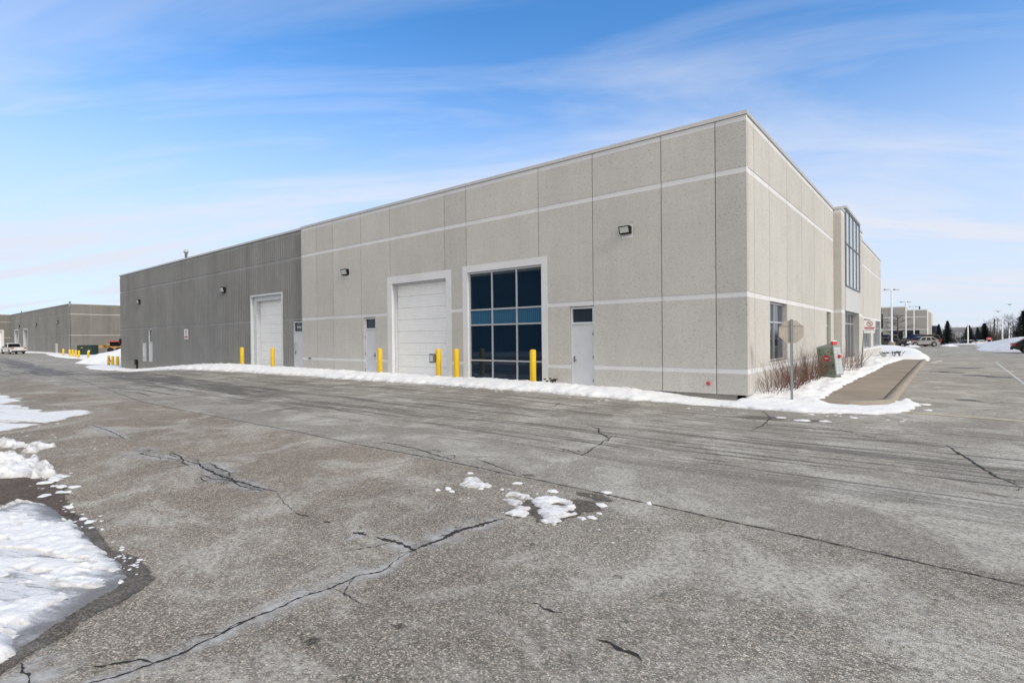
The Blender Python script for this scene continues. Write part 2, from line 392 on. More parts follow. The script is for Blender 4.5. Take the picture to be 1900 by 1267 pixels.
    wetm = n.math('MAXIMUM', wetm, n.math('MULTIPLY', n.math('MULTIPLY', band, brk), 0.80))
    # damp blotches on the right-hand lot
    rb = n.rng(n.noise(0.55, 5, 0.6, vec=n.map((1.0, 0.8, 1), loc=(4, 7, 0))), 0.64, 0.72, 0, 0.55)
    wetm = n.math('MAXIMUM', wetm, n.math('MULTIPLY', rb, n.rng(y, -3, 3)))
    if wet: wetm = n.math('MAXIMUM', wetm, wet)
    col = n.mix(1.0, col, (0.98, 0.975, 0.915), 'MULTIPLY')
    dark = n.mix(1.0, col, (0.31, 0.295, 0.275), 'MULTIPLY')
    col = n.mix(wetm, col, dark)
    if brown: col = n.mix(brown, col, (0.055, 0.030, 0.020))
    n.set(b, Base_Color=col, Roughness=n.rng(wetm, 0, 1, 0.93, 0.62))
    if fade:
        ed = n.n("ShaderNodeAttribute", attribute_name="edge").outputs['Fac']
        e2 = n.math('ADD', ed, n.math('MULTIPLY', n.math('SUBTRACT', n.noise(9, 6, 0.7), 0.5), fade * 2.2))
        n.set(b, Alpha=n.rng(e2, fade * 0.25, fade * 0.8))
    b.inputs['Specular IOR Level'].default_value = 0.25
    n.set(b, Normal=n.bump(n.math('MULTIPLY', n.math('SUBTRACT', 1.0, d1), n.math('ADD', n.math('MULTIPLY', near, 0.5), 0.55)), 0.65, 0.007))
    return m
M_ASPH = asphalt("parking_lot_asphalt")
M_WETA = asphalt("wet_asphalt", 0.80, fade=0.07)
M_LITTER = asphalt("leaf_litter_on_asphalt", 0.35, 0.62, fade=0.12)
M_CRACK = simple("open_crack", (0.025, 0.023, 0.021), 0.95, 0, 0.3, 60)
def halo_mat():
    m, t, b = nt("salt_bloom"); n = NB(t)
    f = n.noise(6, 6, 0.7); uv = t.nodes.new("ShaderNodeUVMap").outputs[0]
    u, v, w = n.sep(uv)
    edge = n.rng(n.math('ABSOLUTE', n.math('SUBTRACT', v, 0.5)), 0.5, 0.05)
    a = n.math('MULTIPLY', edge, n.rng(f, 0.30, 0.68, 0, 0.80))
    n.set(b, Base_Color=(0.56, 0.55, 0.53), Roughness=0.95)
    n.set(b, Alpha=a)
    return m
M_HALO = halo_mat()
M_YLINE = simple("worn_yellow_line", (0.50, 0.42, 0.27), 0.85, 0, 0.25, 8)
M_WLINE = simple("worn_white_line", (0.44, 0.44, 0.43), 0.85, 0, 0.3, 8)

# ------------------------------------------------------------------ ground
def axis(segs):
    a = []
    for lo, hi, st in segs: a += list(np.arange(lo, hi, st))
    a.append(segs[-1][1]); return np.array(a)
gx = axis([(-1500, -300, 150), (-300, -130, 10), (-130, -60, 2.5), (-60, 8, 0.5), (8, 40, 4), (40, 200, 20), (200, 1600, 200)])
gy = axis([(-900, -60, 120), (-60, -18, 3), (-18, 4, 0.5), (4, 40, 3), (40, 300, 20), (300, 2500, 200)])
X, Y = np.meshgrid(gx, gy); Z = g(X, Y)
nx, ny = len(gx), len(gy)
mb = MB(); mb.v = list(zip(X.ravel().tolist(), Y.ravel().tolist(), Z.ravel().tolist()))
mb.f = [(j * nx + i, j * nx + i + 1, (j + 1) * nx + i + 1, (j + 1) * nx + i) for j in range(ny - 1) for i in range(nx - 1)]
mb.sm = [True] * len(mb.f)
ground = tag(mb.obj("asphalt_ground", M_ASPH), kind='structure')

def densify(pts, st):
    out = []
    for a, b_ in zip(pts[:-1], pts[1:]):
        k = max(1, int(math.hypot(b_[0] - a[0], b_[1] - a[1]) / st))
        for i in range(k): out.append((a[0] + (b_[0] - a[0]) * i / k, a[1] + (b_[1] - a[1]) * i / k))
    out.append(pts[-1]); return out
def strip(name, pts, w, mat, lift, jit=0.0, wj=0.0, st=0.03, uv=False, taper=True, seed=1):
    rnd = random.Random(seed); p = densify(pts, st); mb = MB(); n = len(p)
    off = 0.0; L = []
    for i, (x, y) in enumerate(p):
        a = p[max(i - 1, 0)]; b_ = p[min(i + 1, n - 1)]
        tx, ty = b_[0] - a[0], b_[1] - a[1]; l = math.hypot(tx, ty) or 1; nxx, nyy = -ty / l, tx / l
        off = off * 0.8 + rnd.uniform(-jit, jit)
        ww = w * (1 + wj * rnd.uniform(-1, 1)) * 0.5
        if taper: ww *= min(1, 0.15 + 4.0 * min(i, n - 1 - i) / n)
        c = (x + nxx * off, y + nyy * off)
        L.append(((c[0] + nxx * ww, c[1] + nyy * ww), (c[0] - nxx * ww, c[1] - nyy * ww)))
    for a, b_ in L:
        mb.v.append((*a, gf(*a) + lift)); mb.v.append((*b_, gf(*b_) + lift))
    for i in range(n - 1):
        mb.f.append((2 * i + 1, 2 * i + 3, 2 * i + 2, 2 * i)); mb.sm.append(False)
    me = mb.mesh(name, mat)
    if uv:
        ul = me.uv_layers.new(name="UVMap")
        for poly in me.polygons:
            for li in poly.loop_indices:
                vi = me.loops[li].vertex_index; ul.data[li].uv = (vi // 2 / 10.0, vi % 2)
    return link(name, me, ground)

CR = [  # (points, width)
 ([(0.66, -15.2), (0.78, -14.9), (0.80, -14.62), (0.77, -14.3), (0.75, -14.0), (0.72, -13.79), (0.76, -13.46), (0.74, -13.35), (0.83, -13.16), (0.73, -12.91), (0.70, -12.72)], 0.016),
 ([(0.70, -12.78), (0.70, -12.55), (0.70, -12.4), (0.69, -12.09), (0.75, -11.85), (0.82, -11.6)], 0.045),
 ([(0.76, -12.74), (0.58, -12.70), (0.44, -12.71), (0.18, -12.73)], 0.035),
 ([(0.07, -12.77), (-0.1, -12.8)], 0.05), ([(-0.5, -12.79), (-0.62, -12.80)], 0.02), ([(-0.86, -12.8), (-1.1, -12.85)], 0.016),
 ([(-2.01, -12.56), (-2.39, -12.61), (-2.93, -12.64), (-3.55, -12.66), (-4.37, -12.56), (-4.97, -12.60)], 0.035),
 ([(-3.2, -12.64), (-3.5, -12.50), (-4.06, -12.47), (-4.42, -12.42)], 0.022), ([(-3.55, -12.66), (-3.5, -12.85), (-3.2, -12.9)], 0.012),
 ([(-4.9, -12.58), (-5.4, -12.75), (-6.02, -12.85), (-6.16, -12.64), (-6.6, -12.72)], 0.02), ([(-7.53, -12.58), (-9.14, -12.47), (-10.96, -12.47)], 0.018),
 ([(0.16, -15.22), (0.43, -15.21), (0.63, -15.2)], 0.012),
 ([(-2.1, -12.66), (-2.6, -12.72), (-3.1, -12.70), (-3.35, -12.80), (-3.7, -12.78)], 0.016), ([(-4.3, -12.70), (-4.7, -12.66), (-5.2, -12.52), (-5.74, -12.54)], 0.018), ([(-1.15, -12.83), (-1.5, -12.74), (-2.0, -12.58)], 0.007),
 ([(-12.5, -7.4), (-10.5, -7.6), (-9.0, -7.55), (-7.6, -7.9)], 0.02), ([(-6.5, -9.2), (-5.6, -8.7), (-5.4, -8.0)], 0.012),
 ([(2.06, -12.86), (2.13, -12.83), (2.19, -12.86), (2.33, -12.83)], 0.012), ([(2.65, -12.95), (2.75, -12.93), (2.82, -12.97), (2.90, -12.95), (2.98, -12.98)], 0.024),
 ([(-1.46, -6.11), (-1.16, -6.3), (-0.9, -6.7), (-0.5, -7.06), (-0.48, -6.78)], 0.03), ([(-0.5, -7.0), (-0.2, -8.2), (-0.11, -8.62), (-0.6, -8.4), (-1.08, -8.29)], 0.018),
 ([(-3.73, -9.8), (-2.65, -9.84), (-1.89, -9.99), (-1.39, -10.08)], 0.02), ([(-1.39, -9.8), (-0.9, -9.9), (-0.61, -10.0), (-0.2, -10.14)], 0.014),
 ([(4.31, -4.32), (4.48, -5.08), (4.64, -5.75), (4.83, -6.54), (5.04, -7.0)], 0.03),
 ([(0.7, -1.53), (1.0, -2.2), (1.25, -2.8), (1.39, -4.06), (1.35, -4.87)], 0.02),
 ([(-9.33, -9.16), (-9.49, -8.64), (-9.29, -8.14), (-8.98, -7.68)], 0.03), ([(-22.5, -9.3), (-19.5, -8.9), (-15.5, -8.8)], 0.05), ([(-20.0, -9.6), (-18.5, -9.3), (-16.5, -9.5)], 0.04),
 ([(1.9, -3.4), (2.7, -3.7), (3.4, -4.4), (4.6, -4.2)], 0.014), ([(4.7, 3.9), (5.1, 3.2), (6.0, 3.6)], 0.02), ([(-4.1, -3.3), (-3.8, -4.0), (-3.9, -4.4)], 0.02),
]
for i, (p, w) in enumerate(CR):
    strip("crack", p, w, M_CRACK, 0.006, jit=0.010, wj=0.75, st=0.022, seed=i)
rb = random.Random(77)
for i, (p, w) in enumerate(list(CR)):           # fine side branches that fray off the wider cracks
    if w < 0.016 or i in (3, 4, 5, 14, 15, 16, 17) or (p[0][0] > 1.9 and p[0][1] < -12): continue
    pd = densify(p, 0.05)
    for q in range(max(1, int(len(pd) * 0.05 * 2.2))):
        x, y = rb.choice(pd); a = rb.uniform(0, 2 * math.pi); L = rb.uniform(0.12, 0.5); pts = [(x, y)]
        for k in range(3):
            a += rb.gauss(0, 0.6); pts.append((pts[-1][0] + math.cos(a) * L / 3, pts[-1][1] + math.sin(a) * L / 3))
        strip("crack", pts, rb.uniform(0.006, 0.013), M_CRACK, 0.0062, jit=0.008, wj=0.7, st=0.02, seed=300 + i * 9 + q)
for i in (0, 1, 2, 3, 6, 7, 9, 10, 11, 12):
    strip("salt_bloom", CR[i][0], 0.36 + 0.2 * (i % 2), M_HALO, 0.004, jit=0.01, wj=0.2, st=0.06, uv=True, seed=90 + i)
seam = [(-62.3, -5.3), (-32, -8.5), (-21, -9.6), (-15.1, -10.22), (-11.85, -10.26), (-9.14, -10.22), (-5.85, -10.18), (-4.13, -10.22), (-1.94, -10.18), (-0.2, -10.2), (1.3, -10.24), (2.36, -10.3), (3.48, -10.34), (4.65, -10.41), (9, -10.7)]
strip("joint", seam, 0.016, M_CRACK, 0.0065, jit=0.006, wj=0.6, st=0.05, taper=False, seed=5)
strip("painted_line", [(3.3, -0.02), (5.58, -0.38), (16, -2.0)], 0.16, M_YLINE, 0.007, wj=0.10, st=0.1, taper=False)
strip("painted_line", [(6.5, 9.5), (6.52, 11.12), (6.71, 25.8), (6.8, 31)], 0.10, M_WLINE, 0.007, wj=0.15, st=0.2, taper=False)

def sdist(px, py, poly):
    d = np.full(px.shape, 1e9); ins = np.zeros(px.shape, bool); n = len(poly)
    for i in range(n):
        ax, ay = poly[i]; bx, by = poly[(i + 1) % n]
        ex, ey = bx - ax, by - ay; L = ex * ex + ey * ey or 1e-9
        t = np.clip(((px - ax) * ex + (py - ay) * ey) / L, 0, 1)
        d = np.minimum(d, np.hypot(px - ax - t * ex, py - ay - t * ey))
        ins ^= ((ay > py) != (by > py)) & (px < (bx - ax) * (py - ay) / ((by - ay) if by != ay else 1e-9) + ax)
    return np.where(ins, d, -d)
def grid_mesh(name, X, Y, Z, keep, mat, parent, edge, smooth=True):
    idx = -np.ones(X.shape, int); cell = keep[:-1, :-1] | keep[1:, :-1] | keep[:-1, 1:] | keep[1:, 1:]
    use = np.zeros(X.shape, bool)
    for a in (slice(0, -1), slice(1, None)):
        for b_ in (slice(0, -1), slice(1, None)): use[a, b_] |= cell
    idx[use] = np.arange(use.sum())
    mb = MB(); mb.v = list(zip(X[use].tolist(), Y[use].tolist(), Z[use].tolist()))
    J, I = np.nonzero(cell)
    mb.f = list(zip(idx[J, I].tolist(), idx[J, I + 1].tolist(), idx[J + 1, I + 1].tolist(), idx[J + 1, I].tolist())); mb.sm = [smooth] * len(mb.f)
    me = mb.mesh(name, mat)
    at = me.attributes.new("edge", 'FLOAT', 'POINT'); at.data.foreach_set("value", edge[use].astype(np.float32))
    return link(name, me, parent)
def flat_patch(name, poly, mat, lift, rag=0.05, st=0.06, seed=0, fr=3.0, res=None):
    px = [p[0] for p in poly]; py = [p[1] for p in poly]; m = 0.25 if max(px) - min(px) > 0.5 else 0.06
    res = res or max(0.02, (max(px) - min(px)) / 60)
    X, Y = np.meshgrid(np.arange(min(px) - m, max(px) + m, res), np.arange(min(py) - m, max(py) + m, res))
    d = sdist(X, Y, poly) + (fbm(X * fr, Y * fr, seed, 4) - 0.5) * 2 * rag + 0.03
    return grid_mesh(name, X, Y, g(X, Y) + lift, d > -0.06, mat, ground, d)
PC = [(-3.78, -14.85), (-4.01, -14.6), (-3.7, -14.43), (-3.19, -14.41), (-2.36, -14.4), (-2.04, -14.43), (-1.61, -14.42), (-1.33, -14.43), (-1.0, -14.40), (-0.70, -14.46), (-0.50, -14.60), (-0.36, -14.83), (-0.22, -14.94), (-0.06, -15.15), (0.07, -15.29), (0.07, -15.6), (-4.2, -15.6)]
flat_patch("wet_patch", [(-3.78, -14.81), (-4.12, -14.58), (-3.95, -14.36), (-3.29, -14.33), (-2.4, -14.29), (-1.9, -14.34), (-1.4, -14.36), (-1.02, -14.31), (-0.48, -14.34), (-0.30, -14.53), (-0.13, -14.87), (0.04, -14.97), (0.12, -15.16), (0.24, -15.31), (0.2, -15.7), (-4.2, -15.7)], M_WETA, 0.003, 0.05, seed=3)
flat_patch("leaf_litter", [(-6.2, -14.75), (-5.6, -14.3), (-4.86, -14.12), (-4.2, -14.10), (-3.88, -14.18), (-3.2, -14.30), (-2.4, -14.31), (-3.0, -14.46), (-3.85, -14.8)], M_LITTER, 0.0045, 0.06, seed=4)
flat_patch("wet_patch", [(0.66, -11.5), (0.64, -11.25), (0.6, -11.0), (0.58, -10.85), (0.7, -10.66), (0.95, -10.60), (1.2, -10.58), (1.45, -10.78), (1.3, -10.95), (1.36, -11.08), (1.33, -11.25), (1.37, -11.5), (1.14, -11.50), (0.98, -11.42), (0.9, -11.52)], M_WETA, 0.003, 0.10, seed=8)
flat_patch("wet_patch", [(-0.20, -10.10), (-0.05, -10.02), (0.08, -10.08), (-0.05, -10.15)], M_WETA, 0.003, 0.03, seed=9)
flat_patch("wet_patch", [(0.8, -10.32), (1.2, -10.26), (1.45, -10.42), (1.25, -10.55), (0.95, -10.45)], M_WETA, 0.003, 0.05, seed=10)
flat_patch("wet_patch", [(0.6, -3.0), (1.2, -2.7), (2.0, -2.6), (2.6, -2.8), (1.8, -3.0), (1.1, -3.1)], M_WETA, 0.003, 0.28, seed=11)
for i, (x, y, r) in enumerate([(3.99, 17.49, .5), (4.6, 17.2, .45), (5.3, 15.2, .55), (6.1, 14.6, .5), (4.72, 3.74, .28), (5.2, 22, .8), (1.9, -13.3, .03), (1.6, -13.6, .035), (2.7, -11.2, .03), (1.3, -14.05, .05), (1.45, -12.0, .03), (2.35, -12.1, .035)]):
    flat_patch("stain", [(x + r * math.cos(a) * 1.0, y + r * math.sin(a) * 0.9) for a in np.linspace(0, 2 * math.pi, 9)[:-1]], M_WETA, 0.003, r * 0.6, seed=20 + i, fr=1.4 / r)

# ------------------------------------------------------------------ snow
def snow_sheet(name, poly, res, H, w, rag, fr, mat, seed, base=g, lump=0.5, parent=None, lfr=None, foot=0.05, holes=None):
    px = [p[0] for p in poly]; py = [p[1] for p in poly]
    xs = np.arange(min(px) - 2 * rag - res, max(px) + 2 * rag + res, res); ys = np.arange(min(py) - 2 * rag - res, max(py) + 2 * rag + res, res)
    X, Y = np.meshgrid(xs, ys)
    jx = (vnoise(X * 91.7, Y * 77.1, 5) - 0.5) * res * 0.7; jy = (vnoise(X * 63.3, Y * 99.2, 6) - 0.5) * res * 0.7
    X = X + jx; Y = Y + jy
    d = sdist(X, Y, poly) + (fbm(X * fr, Y * fr, seed, 5) - 0.5) * 2 * rag
    if holes:                          # melted-through gaps, stretched along one direction
        ang, fx, fy, lo, amp = holes; ca, sa = math.cos(ang), math.sin(ang)
        q = fbm((X * ca + Y * sa) * fx, (-X * sa + Y * ca) * fy, seed + 30, 6)
        d = np.minimum(d, (q - lo) * amp)
    h = H(X, Y) if callable(H) else H
    lf = lfr or fr
    prof = 1 - np.exp(-np.maximum(d, 0) / w)
    zz = base(X, Y) + np.where(d > 0, h * prof * (1 - lump / 2 + lump * fbm(X * lf, Y * lf, seed + 50, 5)), np.maximum(d, -0.3) * 0.5 - 0.0) - foot * (d <= 0)
    keep = d > -res * 1.2
    return grid_mesh(name, X, Y, zz, keep, mat, parent, d)

# long strip along the front wall
front_edge = [(-58.5, -0.6), (-55.6, -0.55), (-46, -1.3), (-36.6, -2.4), (-32.98, -2.7), (-29.67, -2.45), (-26.84, -2.1), (-23.22, -2.05), (-19.87, -1.9), (-16.38, -2.05), (-14.35, -1.87), (-12.1, -1.95), (-11.18, -1.75), (-8.22, -1.85), (-5.99, -1.74), (-4.38, -1.69), (-2.76, -1.6), (-1.72, -1.46), (-0.79, -1.5), (0.57, -1.48)]
def Hfront(x, y):
    return 0.01 + 0.16 * sstep(-0.5, -3.4, x) + 0.02 * sstep(-2, -12, x) + 0.06 * np.exp(-((x + 30) / 9.0) ** 2) + 0.05 * sstep(-0.2, -0.8, y) * sstep(-1.6, -0.9, y)
tag(snow_sheet("snow_strip", front_edge + [(0.57, 0.35), (-58.5, 0.5)], 0.085, Hfront, 0.16, 0.24, 2.6, M_SNOW, 11, lump=0.8, lfr=4.0),
    "long strip of ploughed snow along the foot of the warehouse front", "snow", kind='stuff')
# verge beside the right-hand wall, wrapping the curb corner
verge = [(-0.25, -1.46), (0.57, -1.5), (1.55, -1.53), (2.1, -1.45), (2.59, -1.05), (3.09, -0.95), (3.45, -0.2), (3.72, 0.4), (3.72, 1.6), (3.62, 2.9), (3.40, 3.4), (3.25, 2.4), (3.1, 1.4), (2.8, 0.75), (2.3, 0.45), (1.95, 0.42), (1.85, 0.55), (1.80, 2.0), (1.72, 4.02), (1.68, 8.36), (1.76, 15.4), (1.72, 22), (1.95, 26.5), (2.4, 29.0), (3.0, 29.8), (3.35, 30.6), (3.35, 36), (3.0, 43), (2.0, 54), (0.3, 66), (-2.7, 74.6), (-8, 75), (-8, 39.8), (-0.3, 39.8), (-0.3, 0.3)]
def Hverge(x, y): return 0.07 + 0.14 * sstep(-0.6, 1.6, y) * (1 - sstep(1.7, 2.3, x)) - 0.02 * sstep(1.2, 2.2, x)
def cut_verge(p, lo, hi): return p
v1 = [p for p in verge if p[1] < 30.5 and not (p[0] <= -0.25 and p[1] > 30)] ; 
v1 = verge[:verge.index((3.35, 30.6))] + [(3.2, 31.5), (-0.3, 31.5), (-0.3, -1.4)]
tag(snow_sheet("snow_verge", v1, 0.055, Hverge, 0.07, 0.17, 2.6, M_SNOW, 21, lump=1.1, lfr=3.4),
    "snow covered planting verge between the side wall and the sidewalk", "snow", kind='stuff')
v2 = [(3.2, 30.2), (3.4, 31), (3.35, 36), (3.0, 43), (2.0, 54), (0.3, 66), (-2.7, 74.6), (-10, 75), (-10, 39.8), (-0.3, 39.8), (-0.3, 30.2)]
tag(snow_sheet("snow_island", v2, 0.3, lambda x, y: 0.24 + 0.25 * sstep(36, 55, y), 0.35, 0.3, 0.5, M_SNOW, 22, lump=0.5, lfr=0.6),
    "smooth snow island beyond the far end of the sidewalk", "snow", kind='stuff')
tag(snow_sheet("ice_patch", PC, 0.022, lambda x, y: 0.022 + 0.012 * sstep(-0.3, -2.5, x), 0.05, 0.05, 6.0, M_ICE, 31, lump=0.6, lfr=7.0, foot=0.012),
    "grey streaked ice patch with a wet dark rim at lower left", "ice", kind='stuff')
PS = [(-3.9, -14.9), (-4.05, -14.62), (-3.7, -14.46), (-3.1, -14.43), (-2.36, -14.43), (-2.0, -14.45), (-1.5, -14.45), (-1.05, -14.44), (-0.78, -14.50), (-0.62, -14.64), (-0.55, -14.86), (-0.40, -15.02), (-0.16, -15.2), (0.0, -15.3), (0.0, -15.6), (-4.2, -15.6)]
tag(snow_sheet("granular_snow", PS, 0.011, lambda x, y: 0.045 + 0.012 * sstep(-0.5, -2.5, x), 0.035, 0.07, 7.0, M_SNOW, 33, lump=0.8, lfr=11.0, foot=0.02, holes=(R(28), 1.6, 6.5, 0.41, 0.9)),
    "thin ragged granular snow melting through to grey ice at lower left", "snow", kind='stuff')
PA = [(-24, -12.35), (-21.84, -12.48), (-18.83, -12.48), (-18.17, -12.8), (-15.52, -12.75), (-14.31, -12.6), (-14.0, -12.0), (-13.24, -11.9), (-12.65, -12.32), (-11.54, -13.08), (-11.11, -13.89), (-11.0, -14.6), (-24, -15)]
tag(snow_sheet("snow_patch", PA, 0.04, 0.032, 0.06, 0.30, 2.4, M_SNOW, 41, lump=0.6, lfr=2.5, foot=0.012, holes=(R(25), 0.35, 2.6, 0.36, 1.2)),
    "thin flat sheet of snow with a sharp edge at the left border", "snow", kind='stuff')
PB = [(-10.6, -14.02), (-10.0, -13.98), (-8.81, -13.93), (-8.0, -13.56), (-7.8, -13.8), (-7.56, -14.02), (-6.95, -13.94), (-6.51, -13.98), (-5.35, -14.0), (-4.95, -14.14), (-5.1, -14.25), (-5.52, -14.32), (-5.7, -14.5), (-5.9, -14.9), (-10.8, -14.9)]
tag(snow_sheet("snow_patch", PB, 0.02, 0.09, 0.05, 0.17, 5.0, M_SNOW, 42, lump=1.8, lfr=8.5, foot=0.012, holes=(R(10), 2.0, 3.5, 0.40, 0.7)),
    "lumpy broken snow above the brown leaf litter at left", "snow", kind='stuff')
tag(snow_sheet("snow_mound", [(-0.48, -15.27), (-0.22, -15.19), (0.03, -15.2), (0.08, -15.27), (0.1, -15.5), (-0.5, -15.5)], 0.02, 0.10, 0.07, 0.02, 6, M_SNOW, 43, lump=0.4),
    "smooth white snow mound in the lower left corner", "snow")
MIDS = [([(0.63, -10.89), (0.67, -10.73), (0.84, -10.65), (1.12, -10.74), (1.2, -10.92), (1.34, -11.04), (1.28, -11.25), (1.33, -11.47), (1.16, -11.46), (1.01, -11.3), (0.8, -11.1)], "largest white snow patch in the middle of the asphalt"),
        ([(0.72, -11.48), (0.66, -11.26), (0.8, -11.2), (0.95, -11.35), (0.92, -11.5)], "rounded snow patch at the upper end of the long crack"),
        ([(-0.46, -11.0), (-0.63, -10.64), (-0.25, -10.69), (-0.11, -10.77), (-0.09, -11.0)], "ragged snow patch behind the rounded one, farthest from the crack"),
        ([(0.22, -10.98), (0.28, -10.82), (0.5, -10.80), (0.62, -10.9), (0.45, -11.05)], "small snow patch just left of the largest white one"),
        ([(0.35, -11.13), (0.45, -11.03), (0.62, -11.08), (0.6, -11.2)], "thin snow patch between the small one and the rounded one")]
for i, (p, l) in enumerate(MIDS):
    tag(snow_sheet("snow_remnant", p, 0.012, 0.032, 0.03, 0.075, 9.0, M_SNOW, 50 + i, lump=0.9, lfr=13, foot=0.012, holes=(R(20), 5.0, 9.0, 0.36, 0.35)), l, "snow", "snow remnants on the middle of the asphalt")
# crumbs of snow
rnd = random.Random(3)
mb = MB()
crumbs = [(-0.47, -11.19, .07), (-0.52, -11.32, .05), (0.07, -10.48, .06), (0.10, -10.82, .04), (1.18, -10.17, .06), (1.36, -10.62, .06), (1.49, -10.88, .04), (1.49, -11.03, .06), (1.43, -11.12, .05), (-0.74, -10.48, .06), (1.75, -10.25, .05), (-0.35, -11.25, .05), (0.65, -10.5, .07),
          (-4.49, -14.14, .09), (-4.35, -14.06, .07), (-4.11, -14.16, .07), (-4.2, -14.22, .06), (-4.15, -14.38, .08), (-4.6, -14.2, .06), (-3.34, -14.29, .08), (-2.54, -14.29, .07), (-2.7, -14.3, .06), (-2.3, -14.33, .04), (-5.0, -14.12, .14), (-5.2, -14.05, .12), (-4.9, -14.22, .12),
          (-2.14, -14.99, .10), (-1.73, -15.0, .09), (-1.73, -14.91, .07), (-2.03, -14.9, .09), (-1.9, -14.98, .08), (-0.75, -14.50, .05), (-0.62, -14.53, .05),
          (1.9, -2.85, .16), (2.3, -2.7, .12), (1.4, -2.7, .12), (3.9, 30.5, .2), (3.7, 28.5, .15), (3.9, 1.9, .14), (4.0, 0.6, .10)]
crumbs += [(rnd.gauss(-3.0, 1.0), -14.33 + rnd.gauss(0, 0.05), rnd.uniform(.012, .03)) for _ in range(26)]
crumbs += [(rnd.uniform(-1.4, -0.6), -14.37 + rnd.gauss(0, 0.04), rnd.uniform(.01, .028)) for _ in range(22)]
crumbs += [(rnd.gauss(0.7, 0.6), -10.9 + rnd.gauss(0, 0.3), rnd.uniform(.008, .02)) for _ in range(24)]
crumbs += [(rnd.uniform(-13, -4), rnd.uniform(-14, -12.6), rnd.uniform(.008, .035)) for _ in range(20)]
crumbs += [(x, y, rnd.uniform(.03, .09)) for x, y in [(rnd.uniform(1.2, 3.9), -1.5 + rnd.gauss(0, 0.2)) for _ in range(12)]]
crumbs += [(rnd.uniform(-30, 1), -2.05 + rnd.gauss(0, 0.18), rnd.uniform(.015, .05)) for _ in range(90)]
for x, y, r in crumbs:
    z = gf(x, y); n = 9; b0 = len(mb.v); a0 = rnd.uniform(0, 6); el = rnd.uniform(0.55, 1.0)
    rr = [r * rnd.uniform(0.45, 1.35) for _ in range(n)]
    for k, (f, h) in enumerate([(1.08, -0.01), (0.88, 0.13), (0.45, 0.22)]):
        for i in range(n):
            a = a0 + 2 * math.pi * i / n; mb.v.append((x + rr[i] * f * math.cos(a), y + rr[i] * f * el * math.sin(a), z + h * min(r, 0.1) * rnd.uniform(0.8, 1.15)))
    for k in range(2):
        for i in range(n):
            j = (i + 1) % n; mb.f.append((b0 + k * n + i, b0 + k * n + j, b0 + (k + 1) * n + j, b0 + (k + 1) * n + i)); mb.sm.append(True)
    mb.f.append(tuple(b0 + 2 * n + i for i in range(n))); mb.sm.append(True)
tag(mb.obj("snow_crumbs", M_SNOWC), "scattered small lumps of snow on the asphalt", "snow", kind='stuff')
# piles and banks
tag(snow_sheet("snow_pile", [(-78, 1.0), (-70, 1.9), (-63, 2.9), (-57.2, 3.6), (-57.2, 14), (-74, 14), (-92, 10), (-86, 5)], 0.35, 1.95, 2.6, 0.6, 0.5, M_SNOW, 61, lump=0.5, lfr=0.5),
    "tall ploughed snow pile behind the yellow bollards left of the warehouse", "snow pile")
tag(snow_sheet("snow_apron", [(-68, -0.1), (-60.6, -1.35), (-55.3, -1.1), (-55.9, 0.3), (-56.6, 0.6), (-56.7, 3.9), (-63, 3.2)], 0.12, 0.22, 0.4, 0.2, 0.9, M_SNOW, 62),
    "low snow around the feet of the bollards at the left corner", "snow", kind='stuff')
tag(snow_sheet("snow_bank", [(7.1, 60), (8.3, 57.6), (10, 55.5), (16, 54), (40, 52), (60, 58), (60, 86), (20, 84), (12.5, 100), (9.6, 128), (8.6, 120), (8.0, 92), (7.4, 72)], 0.4, lambda x, y: 0.35 + 0.95 * sstep(6.8, 12.5, x - 0.02 * (y - 60)), 1.2, 0.9, 0.35, M_SNOWD, 63, lump=0.6, lfr=0.45),
    "long ploughed snow bank behind the dark vehicle at right", "snow bank")
tag(snow_sheet("snow_strip", [(-160, 6.9), (-160, 3.2), (-135, 4.2), (-118, 5.2), (-104, 3.6), (-96, 3.2), (-89, 4.4), (-88, 9), (-95, 10), (-107, 9), (-107, 6.9)], 0.4, 0.24, 0.5, 0.5, 0.5, M_SNOW, 64),
    "snow strip along the foot of the far left warehouse", "snow", kind='stuff')
for i, (x, y, r, l) in enumerate([(0.4, 79.5, 1.1, "small snow heap between the dark pickup and the silver car"), (4.6, 85.5, 1.0, "small snow heap behind the tail of the silver car")]):
    tag(snow_sheet("snow_heap", [(x + r * math.cos(a) * 1.2, y + r * math.sin(a)) for a in np.linspace(0, 2 * math.pi, 9)[:-1]], 0.15, 0.4, 0.5, 0.3, 0.8, M_SNOWD, 70 + i), l, "snow pile", "snow heaps between the parked cars")
tag(snow_sheet("snow_field", [(5.2, 122), (8, 119.5), (9.5, 122), (12, 128), (60, 130), (160, 240), (160, 420), (-10, 420), (-10, 240), (3, 200), (3.5, 130)], 2.0, 0.25, 1.0, 1.5, 0.1, M_SNOWD, 75),
    kind='structure')

